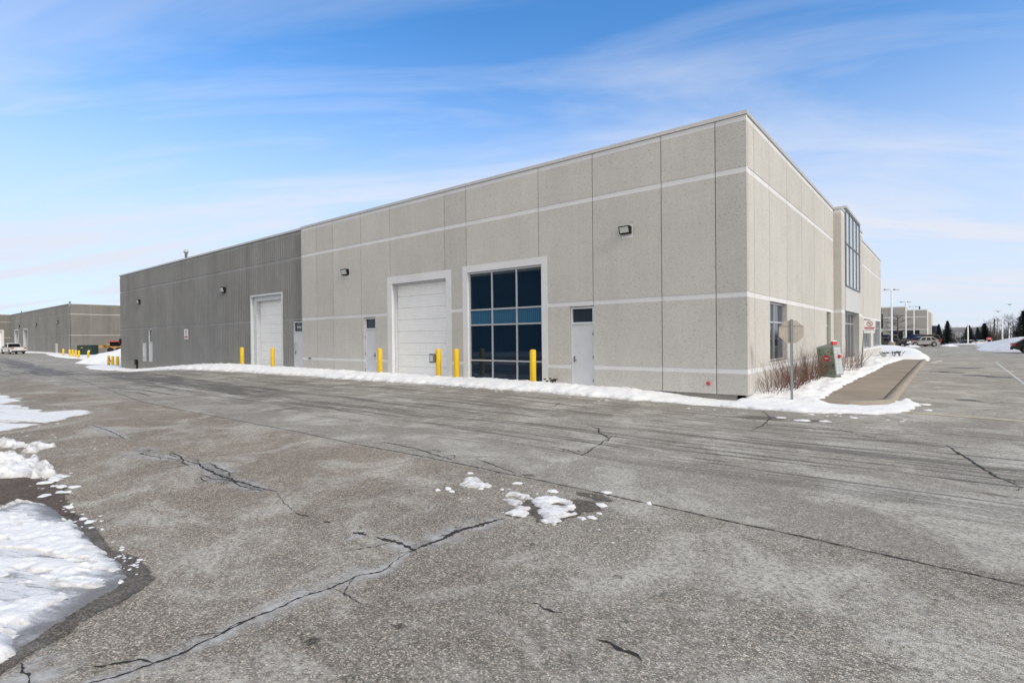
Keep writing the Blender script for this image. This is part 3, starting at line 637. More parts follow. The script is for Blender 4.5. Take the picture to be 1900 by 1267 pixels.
# ------------------------------------------------------------------ sidewalk
sw_in = [(1.60, 0.56), (1.80, 0.62), (1.80, 2.0), (1.72, 4.02), (1.68, 8.36), (1.74, 15.4), (1.70, 22), (1.95, 26.5), (2.4, 29.2)]
walk = bpy.data.objects.new("sidewalk", None); C.objects.link(walk); PINV[walk.name] = Matrix.Identity(4); tag(walk, kind='structure')
def curb_line(off):
    r = 1.25 - off; cx, cy = 3.27 - 1.25, 0.50 + 1.25
    p = [(1.56, cy - r)]
    p += [(cx + r * math.cos(a), cy + r * math.sin(a)) for a in np.linspace(-math.pi / 2, 0, 10)]
    p += [(cx + r, yy) for yy in (4, 8, 14, 20, 26, 30.5)]
    return p
co, ci, ce = curb_line(0.0), curb_line(0.24), curb_line(0.03)
mb = MB()
zt = 0.085
for a in range(len(co) - 1):
    o0, o1, i0, i1, e0, e1 = co[a], co[a + 1], ci[a], ci[a + 1], ce[a], ce[a + 1]
    mb.add([(*o0, -0.2), (*o1, -0.2), (*e0, zt - 0.02), (*e1, zt - 0.02), (*curb_line(0.06)[a], zt), (*curb_line(0.06)[a + 1], zt), (*i0, zt), (*i1, zt), (*i0, -0.2), (*i1, -0.2)],
           [(0, 1, 3, 2), (2, 3, 5, 4), (4, 5, 7, 6), (6, 7, 9, 8)], True)
mb.add([(*co[0], -0.2), (*ce[0], zt - 0.02), (*ci[0], zt), (*ci[0], -0.2)], [(0, 1, 2, 3)])
mb.obj("curb", M_CURB, walk)
cj = curb_line(0.285)
ys = [0.765, 5.6, 9.4, 13.2, 17.0, 20.8, 24.6, 29.6]
for k in range(len(ys) - 1):
    a, b_ = ys[k] + 0.012, ys[k + 1] - 0.012
    def xin(y):
        return float(np.interp(y, [0.6, 2.0, 4.02, 8.36, 15.4, 22, 26.5, 29.6], [1.45, 1.5, 1.5, 1.45, 1.5, 1.5, 1.6, 1.7]))
    if k == 0: poly = [(1.50, a)] + [p for p in cj if p[1] < b_ - 0.1 and p[0] > 1.6] + [(2.985, b_), (1.5, b_)]
    else: poly = [(xin(a), a), (2.985, a), (2.985, b_), (xin(b_), b_)]
    MB().prism(poly, -0.15, 0.083 - 0.004 * (k % 2)).obj("slab", M_WALK, walk)

# ------------------------------------------------------------------ facade builder
class Fac:
    def __init__(s, o, u, n): s.o = Vector(o); s.u = Vector(u); s.n = Vector(n)
    def P(s, u, n, z): return tuple(s.o + s.u * u + s.n * n + Vector((0, 0, z)))
    def box(s, mb, u0, u1, n0, n1, z0, z1):
        c = [s.P(u, n, z) for z in (z0, z1) for (u, n) in ((u0, n0), (u1, n0), (u1, n1), (u0, n1))]
        return mb.hexa(c[:4], c[4:])
def uniq(v):
    v = sorted(v); o = [v[0]]
    for x in v[1:]:
        if x - o[-1] > 1e-4: o.append(x)
    return o
def flute_pts(a, b_, pitch, depth):
    f = [0.0, 0.30, 0.42, 0.88, 1.0]; nn = [0.0, 0.0, -depth, -depth, 0.0]
    out = [a]; k = math.floor(a / pitch) - 1
    while k * pitch < b_:
        for t in f[:-1]:
            u = (k + t) * pitch
            if a + 1e-4 < u < b_ - 1e-4: out.append(u)
        k += 1
    out.append(b_)
    return [(u, float(np.interp((u / pitch) % 1.0, f, nn))) for u in out]
def panel(fac, u0, u1, z0, z1, holes, bands, mat, bmat, parent, n=0.0, gap=0.012, flute=None, thick=0.14, bdepth=0.012, name="wall_panel"):
    u0 += gap; u1 -= gap
    us = uniq([u0, u1] + [u for h in holes for u in h[:2] if u0 < u < u1])
    zs = uniq([z0, z1] + [z for h in holes for z in h[2:] if z0 < z < z1] + [z for b_ in bands for z in b_ if z0 < z < z1])
    pm, bms = MB(), {}
    run = {}
    for i in range(len(us) - 1):
        for j in range(len(zs) - 1):
            uc, zc = (us[i] + us[i + 1]) / 2, (zs[j] + zs[j + 1]) / 2
            if any(h[0] < uc < h[1] and h[2] < zc < h[3] for h in holes): run[j] = run.get(j, 0) + 1; continue
            k = next((q for q, b_ in enumerate(bands) if b_[0] < zc < b_[1]), None)
            if k is not None:
                fac.box(bms.setdefault((k, run.get(j, 0)), MB()), us[i], us[i + 1], n - thick + 0.02, n - bdepth, zs[j], zs[j + 1])
            elif flute:
                pts = flute_pts(us[i], us[i + 1], *flute)
                vs = [fac.P(u, n + q, z) for z in (zs[j], zs[j + 1]) for u, q in pts] + [fac.P(u, n - thick, z) for z in (zs[j], zs[j + 1]) for u in (us[i], us[i + 1])]
                m = len(pts); fs = [(a, a + 1, m + a + 1, m + a) for a in range(m - 1)]
                fs += [(2 * m,) + (0,) + (m,) + (2 * m + 2,), (m - 1, 2 * m + 1, 2 * m + 3, 2 * m - 1)]
                fs += [tuple(range(m - 1, -1, -1)) + (2 * m, 2 * m + 1), tuple(range(m, 2 * m)) + (2 * m + 3, 2 * m + 2)]
                pm.add(vs, fs)
            else: fac.box(pm, us[i], us[i + 1], n - thick, n, zs[j], zs[j + 1])
    o = pm.obj(name, mat, parent)
    for q in sorted(bms): bms[q].obj("smooth_band", bmat, o)
    return o
def surround(fac, u0, u1, ztop, w, parent, z0=-0.1, n=0.004, mat=None, name="door_surround"):
    mb = MB()
    fac.box(mb, u0, u0 + w, -0.16, n, z0, ztop - w); fac.box(mb, u1 - w, u1, -0.16, n, z0, ztop - w)
    fac.box(mb, u0, u1, -0.16, n + 0.0, ztop - w, ztop)
    return mb.obj(name, mat or M_BAND, parent)
def overhead(fac, u0, u1, z0, z1, n, parent, nsec=8, jamb=True):
    mb = MB()
    if jamb:                              # steel jambs and head lining the opening
        fac.box(mb, u0, u0 + 0.05, n - 0.1, -0.163, z0, z1); fac.box(mb, u1 - 0.05, u1, n - 0.1, -0.163, z0, z1)
        fac.box(mb, u0 + 0.05, u1 - 0.05, n - 0.1, -0.163, z1 - 0.06, z1)
    fac.box(mb, u0 + 0.05, u1 - 0.05, n - 0.14, n - 0.09, z0, z1 - 0.06)
    o = mb.obj("overhead_door", M_DOORG, parent)
    h = (z1 - 0.06 - z0) / nsec  # section height
    for k in range(nsec):
        a = z0 + k * h; s = MB(); prof = []
        m = 4; st = (h - 0.008) / m
        for q in range(m):
            zz = a + 0.004 + q * st
            prof += [(zz, 0.0), (zz + st * 0.72, 0.0), (zz + st * 0.80, -0.004), (zz + st * 0.94, -0.004)]
        prof.append((a + h - 0.004, 0.0))
        vs = [fac.P(u, n + d, z) for u in (u0 + 0.06, u1 - 0.06) for z, d in prof]; L = len(prof)
        s.add(vs, [(i, L + i, L + i + 1, i + 1) for i in range(L - 1)])
        fac.box(s, u0 + 0.06, u1 - 0.06, n - 0.05, n - 0.02, a + 0.003, a + h - 0.003)
        s.obj("door_section", M_DOORW, o)
    return o
def person_door(fac, u0, u1, z0, ztr, z1, n, parent, glassm, handle_right=True, frame=0.055, text=None, hinge=True):
    leaf = MB(); fac.box(leaf, u0 + frame, u1 - frame, n - 0.05, n, z0, ztr - 0.03)
    o = leaf.obj("door", M_DOORG, parent)
    fr = MB()
    fac.box(fr, u0, u0 + frame - 0.004, n - 0.1, n + 0.03, z0, z1); fac.box(fr, u1 - frame + 0.004, u1, n - 0.1, n + 0.03, z0, z1)
    fac.box(fr, u0 + frame - 0.004, u1 - frame + 0.004, n - 0.1, n + 0.027, z1 - 0.06, z1)
    if z1 - ztr > 0.2:
        fac.box(fr, u0 + frame - 0.004, u1 - frame + 0.004, n - 0.1, n + 0.027, ztr - 0.026, ztr + 0.05)
        p = MB(); fac.box(p, u0 + frame, u1 - frame, n - 0.06, n - 0.045, ztr + 0.05, z1 - 0.06); p.obj("transom_pane", glassm, o)
    fr.obj("door_frame", M_DOORG, o)
    hu = (u1 - frame - 0.07) if handle_right else (u0 + frame + 0.07)
    hd = MB(); fac.box(hd, hu - 0.03, hu + 0.03, n, n + 0.012, z0 + 0.93, z0 + 1.13)
    sgn = -1 if handle_right else 1
    hd.tube([fac.P(hu, n + 0.01, z0 + 1.0), fac.P(hu, n + 0.06, z0 + 1.0), fac.P(hu + sgn * 0.12, n + 0.06, z0 + 1.0)], 0.014, 6)
    hd.obj("handle", M_STEEL, o)
    if hinge:
        hu2 = u0 + frame * 0.6 if handle_right else u1 - frame * 0.6
        for q in (0.25, 1.05, 1.85):
            hb = MB(); hb.tube([fac.P(hu2, n + 0.036, z0 + q), fac.P(hu2, n + 0.036, z0 + q + 0.11)], 0.013, 6); hb.obj("hinge", M_STEEL, o)
    return o
def window(fac, u0, u1, z0, z1, n, cols, rows, parent, mats, fw_=0.06, mw=0.055, fmat=None):
    """cols/rows: inner division positions"""
    fmat = fmat or M_ALU
    fr = MB()
    fac.box(fr, u0, u0 + fw_, n - 0.08, n + 0.03, z0, z1); fac.box(fr, u1 - fw_, u1, n - 0.08, n + 0.03, z0, z1)
    fac.box(fr, u0 + fw_, u1 - fw_, n - 0.08, n + 0.03, z1 - fw_, z1); fac.box(fr, u0 + fw_, u1 - fw_, n - 0.08, n + 0.03, z0, z0 + fw_)
    o = fr.obj("window", fmat, parent)
    for c in cols:
        m = MB(); fac.box(m, c - mw / 2, c + mw / 2, n - 0.06, n + 0.028, z0 + fw_, z1 - fw_); m.obj("mullion", fmat, o)
    us = [u0 + fw_] + list(cols) + [u1 - fw_]
    for r in rows:
        for a, b_ in zip(us[:-1], us[1:]):
            m = MB(); e0 = mw / 2 if a != us[0] else 0; e1 = mw / 2 if b_ != us[-1] else 0
            fac.box(m, a + e0, b_ - e1, n - 0.06, n + 0.024, r - mw / 2, r + mw / 2); m.obj("transom_bar", fmat, o)
    zs = [z0 + fw_] + list(rows) + [z1 - fw_]
    for j in range(len(zs) - 1):
        for i in range(len(us) - 1):
            p = MB()
            fac.box(p, us[i] + (mw / 2 if i else 0), us[i + 1] - (mw / 2 if i < len(us) - 2 else 0), n - 0.03, n - 0.012, zs[j] + (mw / 2 if j else 0), zs[j + 1] - (mw / 2 if j < len(zs) - 2 else 0))
            p.obj("pane", mats(i, j), o)
    return o
def wall_light(fac, u, z, parent, w=0.40, h=0.24, pad=True):
    d = 0.20
    A = [fac.P(u - w / 2, 0.0, z - h / 2), fac.P(u + w / 2, 0.0, z - h / 2), fac.P(u + w / 2, d * 0.55, z - h / 2), fac.P(u - w / 2, d * 0.55, z - h / 2)]
    B = [fac.P(u - w / 2, 0.0, z + h / 2), fac.P(u + w / 2, 0.0, z + h / 2), fac.P(u + w / 2, d, z + h / 2), fac.P(u - w / 2, d, z + h / 2)]
    o = MB().hexa(A, B).obj("wall_light", M_BLACK, parent)
    e = 0.035; l = MB()
    def fp(uu, t): nn = d * 0.55 + (d - d * 0.55) * t + 0.006; return fac.P(uu, nn, z - h / 2 + h * t)
    l.add([fp(u - w / 2 + e, 0.14), fp(u + w / 2 - e, 0.14), fp(u + w / 2 - e, 0.86), fp(u - w / 2 + e, 0.86)], [(0, 1, 2, 3)])
    l.obj("lens", M_LENS, o)
    if pad:
        p = MB(); fac.box(p, u - w / 2 + 0.03, u + w / 2 + 0.03, -0.02, 0.006, z - h / 2 - 0.13, z + h / 2 + 0.05); p.obj("patched_plate", M_BAND, o)
    return o
def text_mesh(name, body, size, mat, parent, mtx, depth=0.003, align='LEFT'):
    cu = bpy.data.curves.new(name, 'FONT'); cu.body = body; cu.size = size; cu.extrude = depth; cu.align_x = align; cu.align_y = 'CENTER'
    tmp = bpy.data.objects.new(name + "_src", cu); C.objects.link(tmp)
    dg = bpy.context.evaluated_depsgraph_get(); me = bpy.data.meshes.new_from_object(tmp.evaluated_get(dg))
    C.objects.unlink(tmp); bpy.data.objects.remove(tmp); bpy.data.curves.remove(cu)
    me.transform(mtx); me.materials.clear(); me.materials.append(mat); me.name = name
    return link(name, me, parent)
def fac_mtx(fac, u, n, z):
    m = Matrix((fac.u, Vector((0, 0, 1)), fac.n)).transposed().to_4x4(); m.translation = Vector(fac.P(u, n, z)); return m
M_SRED = simple("faded_red_print", (0.36, 0.075, 0.07), 0.6)
def no_sign(fac, u0, u1, z0, z1, n, parent, name="no_parking_sign", rows=2):
    p = MB(); fac.box(p, u0, u1, n, n + 0.006, z0, z1); o = p.obj(name, M_WHITE, parent)
    w = u1 - u0; h = z1 - z0; uc = (u0 + u1) / 2; zc = z0 + h * 0.66; r = min(w, h) * 0.27
    ring = MB(); k = 24
    for rr in (r, r * 0.76):
        for i in range(k):
            a = 2 * math.pi * i / k; ring.v.append(fac.P(uc + rr * math.cos(a), n + 0.010, zc + rr * math.sin(a)))
    for i in range(k): j = (i + 1) % k; ring.f.append((i, j, k + j, k + i)); ring.sm.append(False)
    c, s_ = math.cos(R(135)), math.sin(R(135)); t = r * 0.12; q = r * 0.8
    ring.add([fac.P(uc + c * q * e + s_ * t * f, n + 0.012, zc + s_ * q * e - c * t * f) for e, f in ((1, 1), (1, -1), (-1, -1), (-1, 1))], [(0, 1, 2, 3)])
    ring.obj("red_ring", M_SRED, o)
    b_ = MB(); fac.box(b_, u0 + w * .06, u1 - w * .06, n + 0.006, n + 0.009, z0 + h * 0.19, z0 + h * 0.33); b_.obj("red_strip", M_SRED, o)
    b_ = MB(); fac.box(b_, u0 + w * .12, u1 - w * .12, n + 0.006, n + 0.009, z0 + h * 0.06, z0 + h * 0.13); b_.obj("red_strip", M_SRED, o)
    text_mesh("letter", "P", r * 1.25, M_BLACK, o, fac_mtx(fac, uc, n + 0.008, zc), 0.001, 'CENTER')
    return o

# ------------------------------------------------------------------ main warehouse
bld = thing("warehouse_building", "long pale precast concrete warehouse with a dark ribbed left half, filling the middle", "warehouse")
F = Fac((0, 0, 0), (1, 0, 0), (0, -1, 0)); S = Fac((0, 0, 0), (0, 1, 0), (1, 0, 0))
BANDS = [(0.72, 0.86), (2.90, 3.05), (6.40, 6.56), (7.85, 8.0)]
ZB, ZT = 0.12, 8.0
FJ = [0.0, -0.86, -2.51, -4.95, -7.22, -10.87, -12.14, -15.80, -18.06, -20.50, -22.06, -23.61]
FH = [(-16.03, -11.76, -0.5, 4.70), (-11.10, -6.84, -0.5, 4.75), (-17.86, -16.95, -0.5, 2.88), (-5.90, -4.94, -0.5, 2.87)]
for a, b_ in zip(FJ[:-1], FJ[1:]):
    panel(F, b_ + (0 if b_ != -23.61 else -0.012), a + (0.012 if a == 0.0 else 0), ZB, ZT, FH, BANDS, M_AGGD if b_ in (-0.86, -12.14) else M_AGG, M_BAND, bld)
SJ = [0.0, 0.76, 2.48, 4.89, 7.33, 9.89, 12.36, 14.87]
SH = [(2.49, 4.80, 0.95, 2.895), (12.78, 13.90, 0.95, 2.895)]
for a, b_ in zip(SJ[:-1], SJ[1:]):
    panel(S, a + (0.145 if a == 0 else 0), b_, ZB, ZT, SH, BANDS, M_AGG, M_BAND, bld)
# corner returns: the first side panel starts behind the front panel's thickness; a thin edge closes it
SF = [23.33, 27.2, 31.5, 33.4, 39.2, 39.45]
SH2 = [(27.31, 31.6, 0.86, 2.895), (33.3, 38.9, 0.86, 2.895)]
SJ2 = [23.33, 25.4, 27.2, 29.6, 32.4, 34.9, 37.2, 39.45]
for a, b_ in zip(SJ2[:-1], SJ2[1:]):
    panel(S, a, b_, ZB, ZT, SH2, BANDS, M_AGG, M_BAND, bld)
# dark ribbed half, 0.15 m behind the pale front
D = Fac((0, 0.15, 0), (1, 0, 0), (0, -1, 0))
DH = [(-30.08, -26.06, -1.5, 4.66), (-24.86, -23.70, -1.5, 2.90), (-50.42, -49.50, -1.5, 1.74), (-48.86, -47.90, -1.5, 2.90)]
dj = [-23.47]
while dj[-1] > -56.3: dj.append(max(-56.5, (-25.68 if len(dj) == 1 else dj[-1] - 2.2)))
if dj[-1] > -56.5: dj.append(-56.5)
if dj[-2] - dj[-1] < 0.5: dj.pop(-2)
for a, b_ in zip(dj[:-1], dj[1:]):
    panel(D, b_, a, 0.10, ZT, DH, [(2.93, 3.06), (6.40, 6.56), (7.80, 8.0)], M_DARK, M_DBAND, bld, gap=0.003, flute=(0.2445, 0.026 if a > -33 else 0.012), bdepth=0.03, thick=0.16)
f = MB(); D.box(f, -56.45, -30.12, -0.3, -0.012, -1.2, 0.10); D.box(f, -26.0, -23.7, -0.3, -0.05, -1.2, 0.10)
f.obj("foundation_wall", M_FND, bld)
f = MB(); F.box(f, -16.0, -0.07, -0.30, -0.06, -0.6, 0.115); F.box(f, -23.5, -16.0, -0.30, -0.06, -0.6, 0.115); f.obj("foundation_wall", M_FND, bld)
f = MB(); S.box(f, 0.06, 39.4, -0.30, -0.06, -0.6, 0.115); f.obj("foundation_wall", M_FND, bld)
# inner shell that closes the joints and openings
f = MB()
F.box(f, -23.3, -0.45, -0.60, -0.45, -0.6, 7.9); F.box(f, -56.2, -23.3, -0.75, -0.60, -1.2, 7.9)
S.box(f, 0.6, 39.3, -1.35, -1.2, -0.6, 7.9)
f.obj("inner_shell", M_BACK, bld)
f = MB(); f.box(-56.4, -0.2, 0.3, 39.3, 7.55, 7.7); f.box(-56.5, -56.3, 0.32, 39.4, -1.2, 7.99); f.box(-56.3, -0.2, 39.2, 39.4, -0.8, 7.99)
f.obj("roof", M_ROOF, bld)
# coping
cp = MB()
F.box(cp, -23.66, 0.03, -0.34, 0.03, 8.004, 8.115); cp.obj("coping", M_CAP, bld)
cp = MB(); D.box(cp, -56.56, -23.67, -0.3, 0.05, 8.004, 8.115); cp.obj("coping", M_CAP, bld)
cp = MB(); S.box(cp, 0.345, 14.85, -0.34, 0.03, 8.004, 8.115); cp.obj("coping", M_CAP, bld)
cp = MB(); S.box(cp, 23.36, 39.5, -0.34, 0.03, 8.004, 8.115); cp.obj("coping", M_CAP, bld)
# left loading door
surround(F, -16.03, -11.76, 4.70, 0.33, bld)
overhead(F, -15.70, -12.09, 0.0, 4.37, -0.30, bld, 8)
# glazed bay
surround(F, -11.10, -6.84, 4.75, 0.27, bld, name="window_surround")
window(F, -10.83, -7.11, 0.05, 4.48, -0.12, [-9.59, -8.35], [0.92, 2.34, 2.95], bld, lambda i, j: M_GLASSM if j == 2 else M_GLASSB, 0.07, 0.06)
person_door(F, -17.84, -16.97, 0.02, 2.30, 2.86, -0.07, bld, M_GLASSB, True)
person_door(F, -5.88, -4.96, 0.02, 2.28, 2.85, -0.07, bld, M_GLASSD, False)
overhead_frame = surround(D, -30.08, -26.06, 4.66, 0.10, bld, z0=-0.2, n=0.02, mat=M_DOORG)
overhead(D, -29.98, -26.16, 0.0, 4.56, -0.42, bld, 8)
f = MB(); D.box(f, -29.98, -29.62, -0.5, -0.165, -0.1, 4.55); D.box(f, -29.62, -26.16, -0.40, -0.165, 4.28, 4.55); f.obj("door_lining", M_DOORG, bld)
d1 = person_door(D, -24.84, -23.72, 0.05, 2.25, 2.87, -0.05, bld, M_GLASSB, False)
text_mesh("lettering", "Suite 1", 0.21, M_WHITE, d1, fac_mtx(D, -24.58, -0.09, 2.55))
pl = MB(); pl.tube([D.P(-24.62, -0.05, 1.15), D.P(-24.62, 0.04, 1.2), D.P(-24.62, 0.04, 1.6), D.P(-24.62, -0.05, 1.65)], 0.016, 6); pl.obj("pull_handle", M_STEEL, d1)
person_door(D, -50.40, -49.52, -0.62, 1.70, 1.72, -0.05, bld, M_GLASSB, False)
person_door(D, -48.84, -47.92, -0.72, 1.72, 2.88, -0.05, bld, M_GLASSB, True)
no_sign(D, -40.95, -40.2, 1.95, 2.72, 0.004, bld)
wall_light(D, -51.0, 5.33, bld, 0.5, 0.36, False); wall_light(D, -33.87, 5.27, bld, 0.5, 0.36, False)
wall_light(F, -19.30, 5.22, bld, 0.50, 0.30, True); wall_light(F, -3.70, 5.24, bld, 0.38, 0.24, True)
f = MB(); D.box(f, -52.05, -51.65, 0.004, 0.16, -0.25, 0.22); D.box(f, -51.85, -51.70, 0.004, 0.10, -0.8, -0.25); f.obj("hose_cabinet", M_BLACK, bld)
f = MB(); D.box(f, -56.45, -56.25, 0.004, 0.14, 1.6, 2.1); f.obj("junction_box", M_BLACK, bld)
f = MB(); f.lathe([(0.035, -0.10), (0.035, 0.02), (0.055, 0.02), (0.055, 0.05), (0.036, 0.075), (0.015, 0.085)], 14)
m = fac_mtx(F, -1.09, 0.0, 0.42); f.v = [tuple(m @ Vector(p)) for p in f.v]; f.obj("fire_hose_connection", M_RED, bld)
f = MB(); F.box(f, -23.0, -22.72, -0.004, 0.012, 0.775, 0.82); f.obj("outlet_cover", M_BLACK, bld)
vp = MB(); vp.lathe([(0.11, 7.6), (0.11, 10.1), (0.20, 10.1), (0.20, 10.3), (0.14, 10.42)], 10, -51.2, 4.0); vp.obj("vent_pipe", M_CAP, bld)

# entrance bay on the side wall
px_ = 0.33
def pil(y0, y1, zt):
    P_ = Fac((0, 0, 0), (0, 1, 0), (1, 0, 0))
    zs = [ZB, 2.90, 3.05, 7.82, zt]; mats = [M_AGG, M_BAND, M_AGG, M_BAND]
    mb = MB(); bb = MB()
    for k in range(4):
        (bb if k in (1, 3) else mb).box(-0.5, px_ - (0.006 if k in (1, 3) else 0), y0 + (0.006 if k in (1, 3) else 0), y1, zs[k], zs[k + 1])
    o = mb.obj("pilaster", M_AGG, bld)
    for k in (1, 3):
        b1 = MB(); b1.box(-0.5, px_ - 0.006, y0 + 0.006, y1, zs[k], zs[k + 1]); b1.obj("smooth_band", M_BAND, o)
    c = MB(); c.box(-0.5, px_ + 0.03, y0 - 0.03, y1, zt + 0.004, zt + 0.115); c.obj("coping", M_CAP, o)
pil(14.87, 16.05, 7.985); pil(21.65, 23.33, 7.985)
GL = Fac((px_ + 0.02, 0, 0), (0, 1, 0), (1, 0, 0))
f = MB(); GL.box(f, 16.06, 21.64, -0.8, -0.1, 3.03, 4.28); GL.box(f, 16.06, 21.64, -0.02, 0.006, 3.04, 4.27); f.obj("spandrel_panel", M_SPAN, bld)
window(GL, 16.06, 21.64, 4.28, 8.22, 0.02, [17.45, 18.84, 20.24], [6.48], bld, lambda i, j: M_GLASST, 0.07, 0.06, M_STEEL)
f = MB(); GL.box(f, 16.0, 21.7, -0.8, 0.08, 8.225, 8.35); f.obj("coping", M_CAP, bld)
f = MB(); GL.box(f, 16.06, 21.64, -0.8, -0.35, 4.3, 8.2); f.obj("inner_shell", M_BACK, bld)
RB = Fac((0.06, 0, 0), (0, 1, 0), (1, 0, 0))
window(RB, 16.06, 21.64, 0.5, 3.02, -0.02, [17.5, 18.9, 20.3], [2.42], bld, lambda i, j: M_GLASSD, 0.06, 0.06)
f = MB(); RB.box(f, 16.06, 21.64, -0.4, 0.03, 0.1, 0.495); f.obj("sill_wall", M_AGG, bld)
S.box(MB(), 0, 1, 0, 1, 0, 1)
window(S, 2.51, 4.78, 0.97, 2.885, -0.14, [3.46], [2.24], bld, lambda i, j: M_GLASSD)
window(S, 12.80, 13.88, 0.97, 2.885, -0.14, [13.34], [2.24], bld, lambda i, j: M_GLASSD)
window(S, 27.33, 31.58, 0.88, 2.885, -0.12, [28.4, 29.4, 30.5], [2.3], bld, lambda i, j: M_GLASSD)
window(S, 33.32, 38.88, 0.88, 2.885, -0.12, [34.4, 35.5, 36.6, 37.7], [2.3], bld, lambda i, j: M_GLASSD)

# ------------------------------------------------------------------ bollards
def bollard(h=1.2, r=0.112, mat=None, name="bollard"):
    mb = MB(); mb.lathe([(r, -0.3), (r, h - 0.06), (r * 0.93, h - 0.025), (r * 0.68, h - 0.004), (r * 0.3, h + 0.006), (0.01, h + 0.008)], 18)
    return mb.mesh(name, mat or M_YEL)
bm_tall, bm_mid, bm_short, bm_or = bollard(1.30), bollard(1.15, 0.13), bollard(0.95, 0.15), bollard(1.1, 0.15, M_ORG)
G1, G2 = "yellow bollards along the warehouse front", "yellow bollards around the far transformer"
def put(me, x, y, z, label, group, name="bollard"):
    o = link(name, me); o.location = (x, y, z); return tag(o, label, "bollard", group)
for u, lab in [(-29.62, "yellow bollard before the left jamb of the ribbed wall's loading door"), (-25.77, "yellow bollard before the right edge of the ribbed wall's loading door"),
               (-15.82, "yellow bollard before the left jamb of the larger white loading door"), (-10.88, "yellow bollard between the loading door and the blue glass bay"), (-7.06, "thick yellow bollard before the right edge of the blue glass bay")]:
    put(bm_tall, u, -0.62, gf(u, -0.7) + 0.05, lab, G1)
b = thing("bollard", "yellow bollard with a small metal control box in front of the loading door", "bollard", (-11.92, -0.62, gf(-12, -0.6) + 0.05), 0, G1)
link("post", bm_tall, b, False)
cb = MB(); cb.box(-0.34, -0.09, -0.20, -0.02, 0.72, 1.10); o = cb.obj("control_box", M_STEEL, b, False); PINV[o.name] = Matrix.Identity(4)
cb = MB(); cb.box(-0.31, -0.12, -0.204, -0.2, 0.78, 1.04); cb.obj("keypad_plate", M_LENS, o, False)
for x, y, lab in [(-97.3, 4.5, "leftmost bollard of the row of four by the far warehouse corner"), (-95.6, 4.5, "second bollard from the left in the row of four by the far warehouse corner"), (-93.9, 4.5, "third bollard from the left in the row of four by the far warehouse corner"), (-92.2, 4.5, "rightmost bollard of the row of four by the far warehouse corner"),
                  (-101.2, 4.5, "lone yellow bollard under the far warehouse's corner light"), (-88.2, 4.7, "yellow bollard standing in front of the dark green transformer")]:
    put(bm_mid, x, y, gf(x, y) + 0.02, lab, G2)
put(bm_short, -83.8, 5.3, gf(-83, 5) - 0.05, "left one of two short bollards sunk in the snow pile", "bollards in the snow pile")
put(bm_short, -80.6, 4.6, gf(-80, 5) - 0.05, "right one of two short bollards sunk in the snow pile", "bollards in the snow pile")
for x, y, lab in [(-67.0, 1.8, "leftmost of three bollards by the warehouse's left corner"), (-64.2, 1.45, "middle one of three bollards by the warehouse's left corner"), (-61.6, 1.2, "bollard touching the warehouse's left corner in the picture")]:
    put(bm_mid, x, y, gf(x, y) + 0.0, lab, "bollards at the left corner")
f = MB(); f.hexa([(-65.9, 1.52, 0.02), (-64.35, 1.36, -0.30), (-64.35, 1.30, -0.30), (-65.9, 1.46, 0.02)], [(-65.9, 1.52, 0.14), (-64.35, 1.36, -0.18), (-64.35, 1.30, -0.18), (-65.9, 1.46, 0.14)])
tag(f.obj("fallen_stake", M_RED), "small red stake leaning between two yellow bollards at left", "stake")
put(bm_mid, -150.3, 6.0, gf(-150, 6) + 0.1, "yellow bollard beside the far loading door above the pickup", "bollards at the far loading doors")
put(bm_or, -146.6, 6.0, gf(-147, 6) + 0.1, "orange bollard between the two far loading doors", "bollards at the far loading doors")

# ------------------------------------------------------------------ street furniture near the corner
st = thing("stop_sign", "octagonal traffic sign seen from its bare grey back on a perforated post", "road sign", (1.05, 0.30, 0.0))
pst = MB()
pst.box(-0.03, 0.03, -0.035, -0.03, -0.1, 2.24); pst.box(-0.03, -0.026, -0.03, 0.0, -0.1, 2.24); pst.box(0.026, 0.03, -0.03, 0.0, -0.1, 2.24)
po = pst.obj("post", M_STEEL, st, False)
M_HOLE = simple("hole_grey", (0.34, 0.36, 0.38), 0.7)  # plain grey for the pads that stand for punched holes
hl = MB()
for k in range(44): hl.box(-0.011, 0.011, -0.0362, -0.0355, 0.05 + k * 0.05, 0.075 + k * 0.05)
tag(hl.obj("punched_hole", M_HOLE, po, False), kind='stuff')
oc = [(0.305 / math.cos(math.pi / 8) * math.cos(math.pi / 8 + k * math.pi / 4), 0.305 / math.cos(math.pi / 8) * math.sin(math.pi / 8 + k * math.pi / 4)) for k in range(8)]
pm = MB(); pm.add([(x, 0.006, 1.90 + z) for x, z in oc] + [(x, 0.002, 1.90 + z) for x, z in oc], [tuple(range(8, 16)), tuple(range(7, -1, -1))] + [(i, (i + 1) % 8, 8 + (i + 1) % 8, 8 + i) for i in range(8)])
M_SBACK = simple("bare_sign_back", (0.42, 0.37, 0.31), 0.5, 0.2, 0.10, 4)
pl = pm.obj("sign_plate", M_SBACK, st, False)
pm = MB(); pm.add([(x * 0.98, 0.008, 1.90 + z * 0.98) for x, z in oc], [tuple(range(7, -1, -1))]); pm.obj("sign_face", M_RED, pl, False)
pm = MB(); pm.box(-0.30, 0.30, -0.003, 0.0, 2.04, 2.055); pm.obj("crease", M_STEEL, pl, False)
st.rotation_euler = (0, 0, R(24))

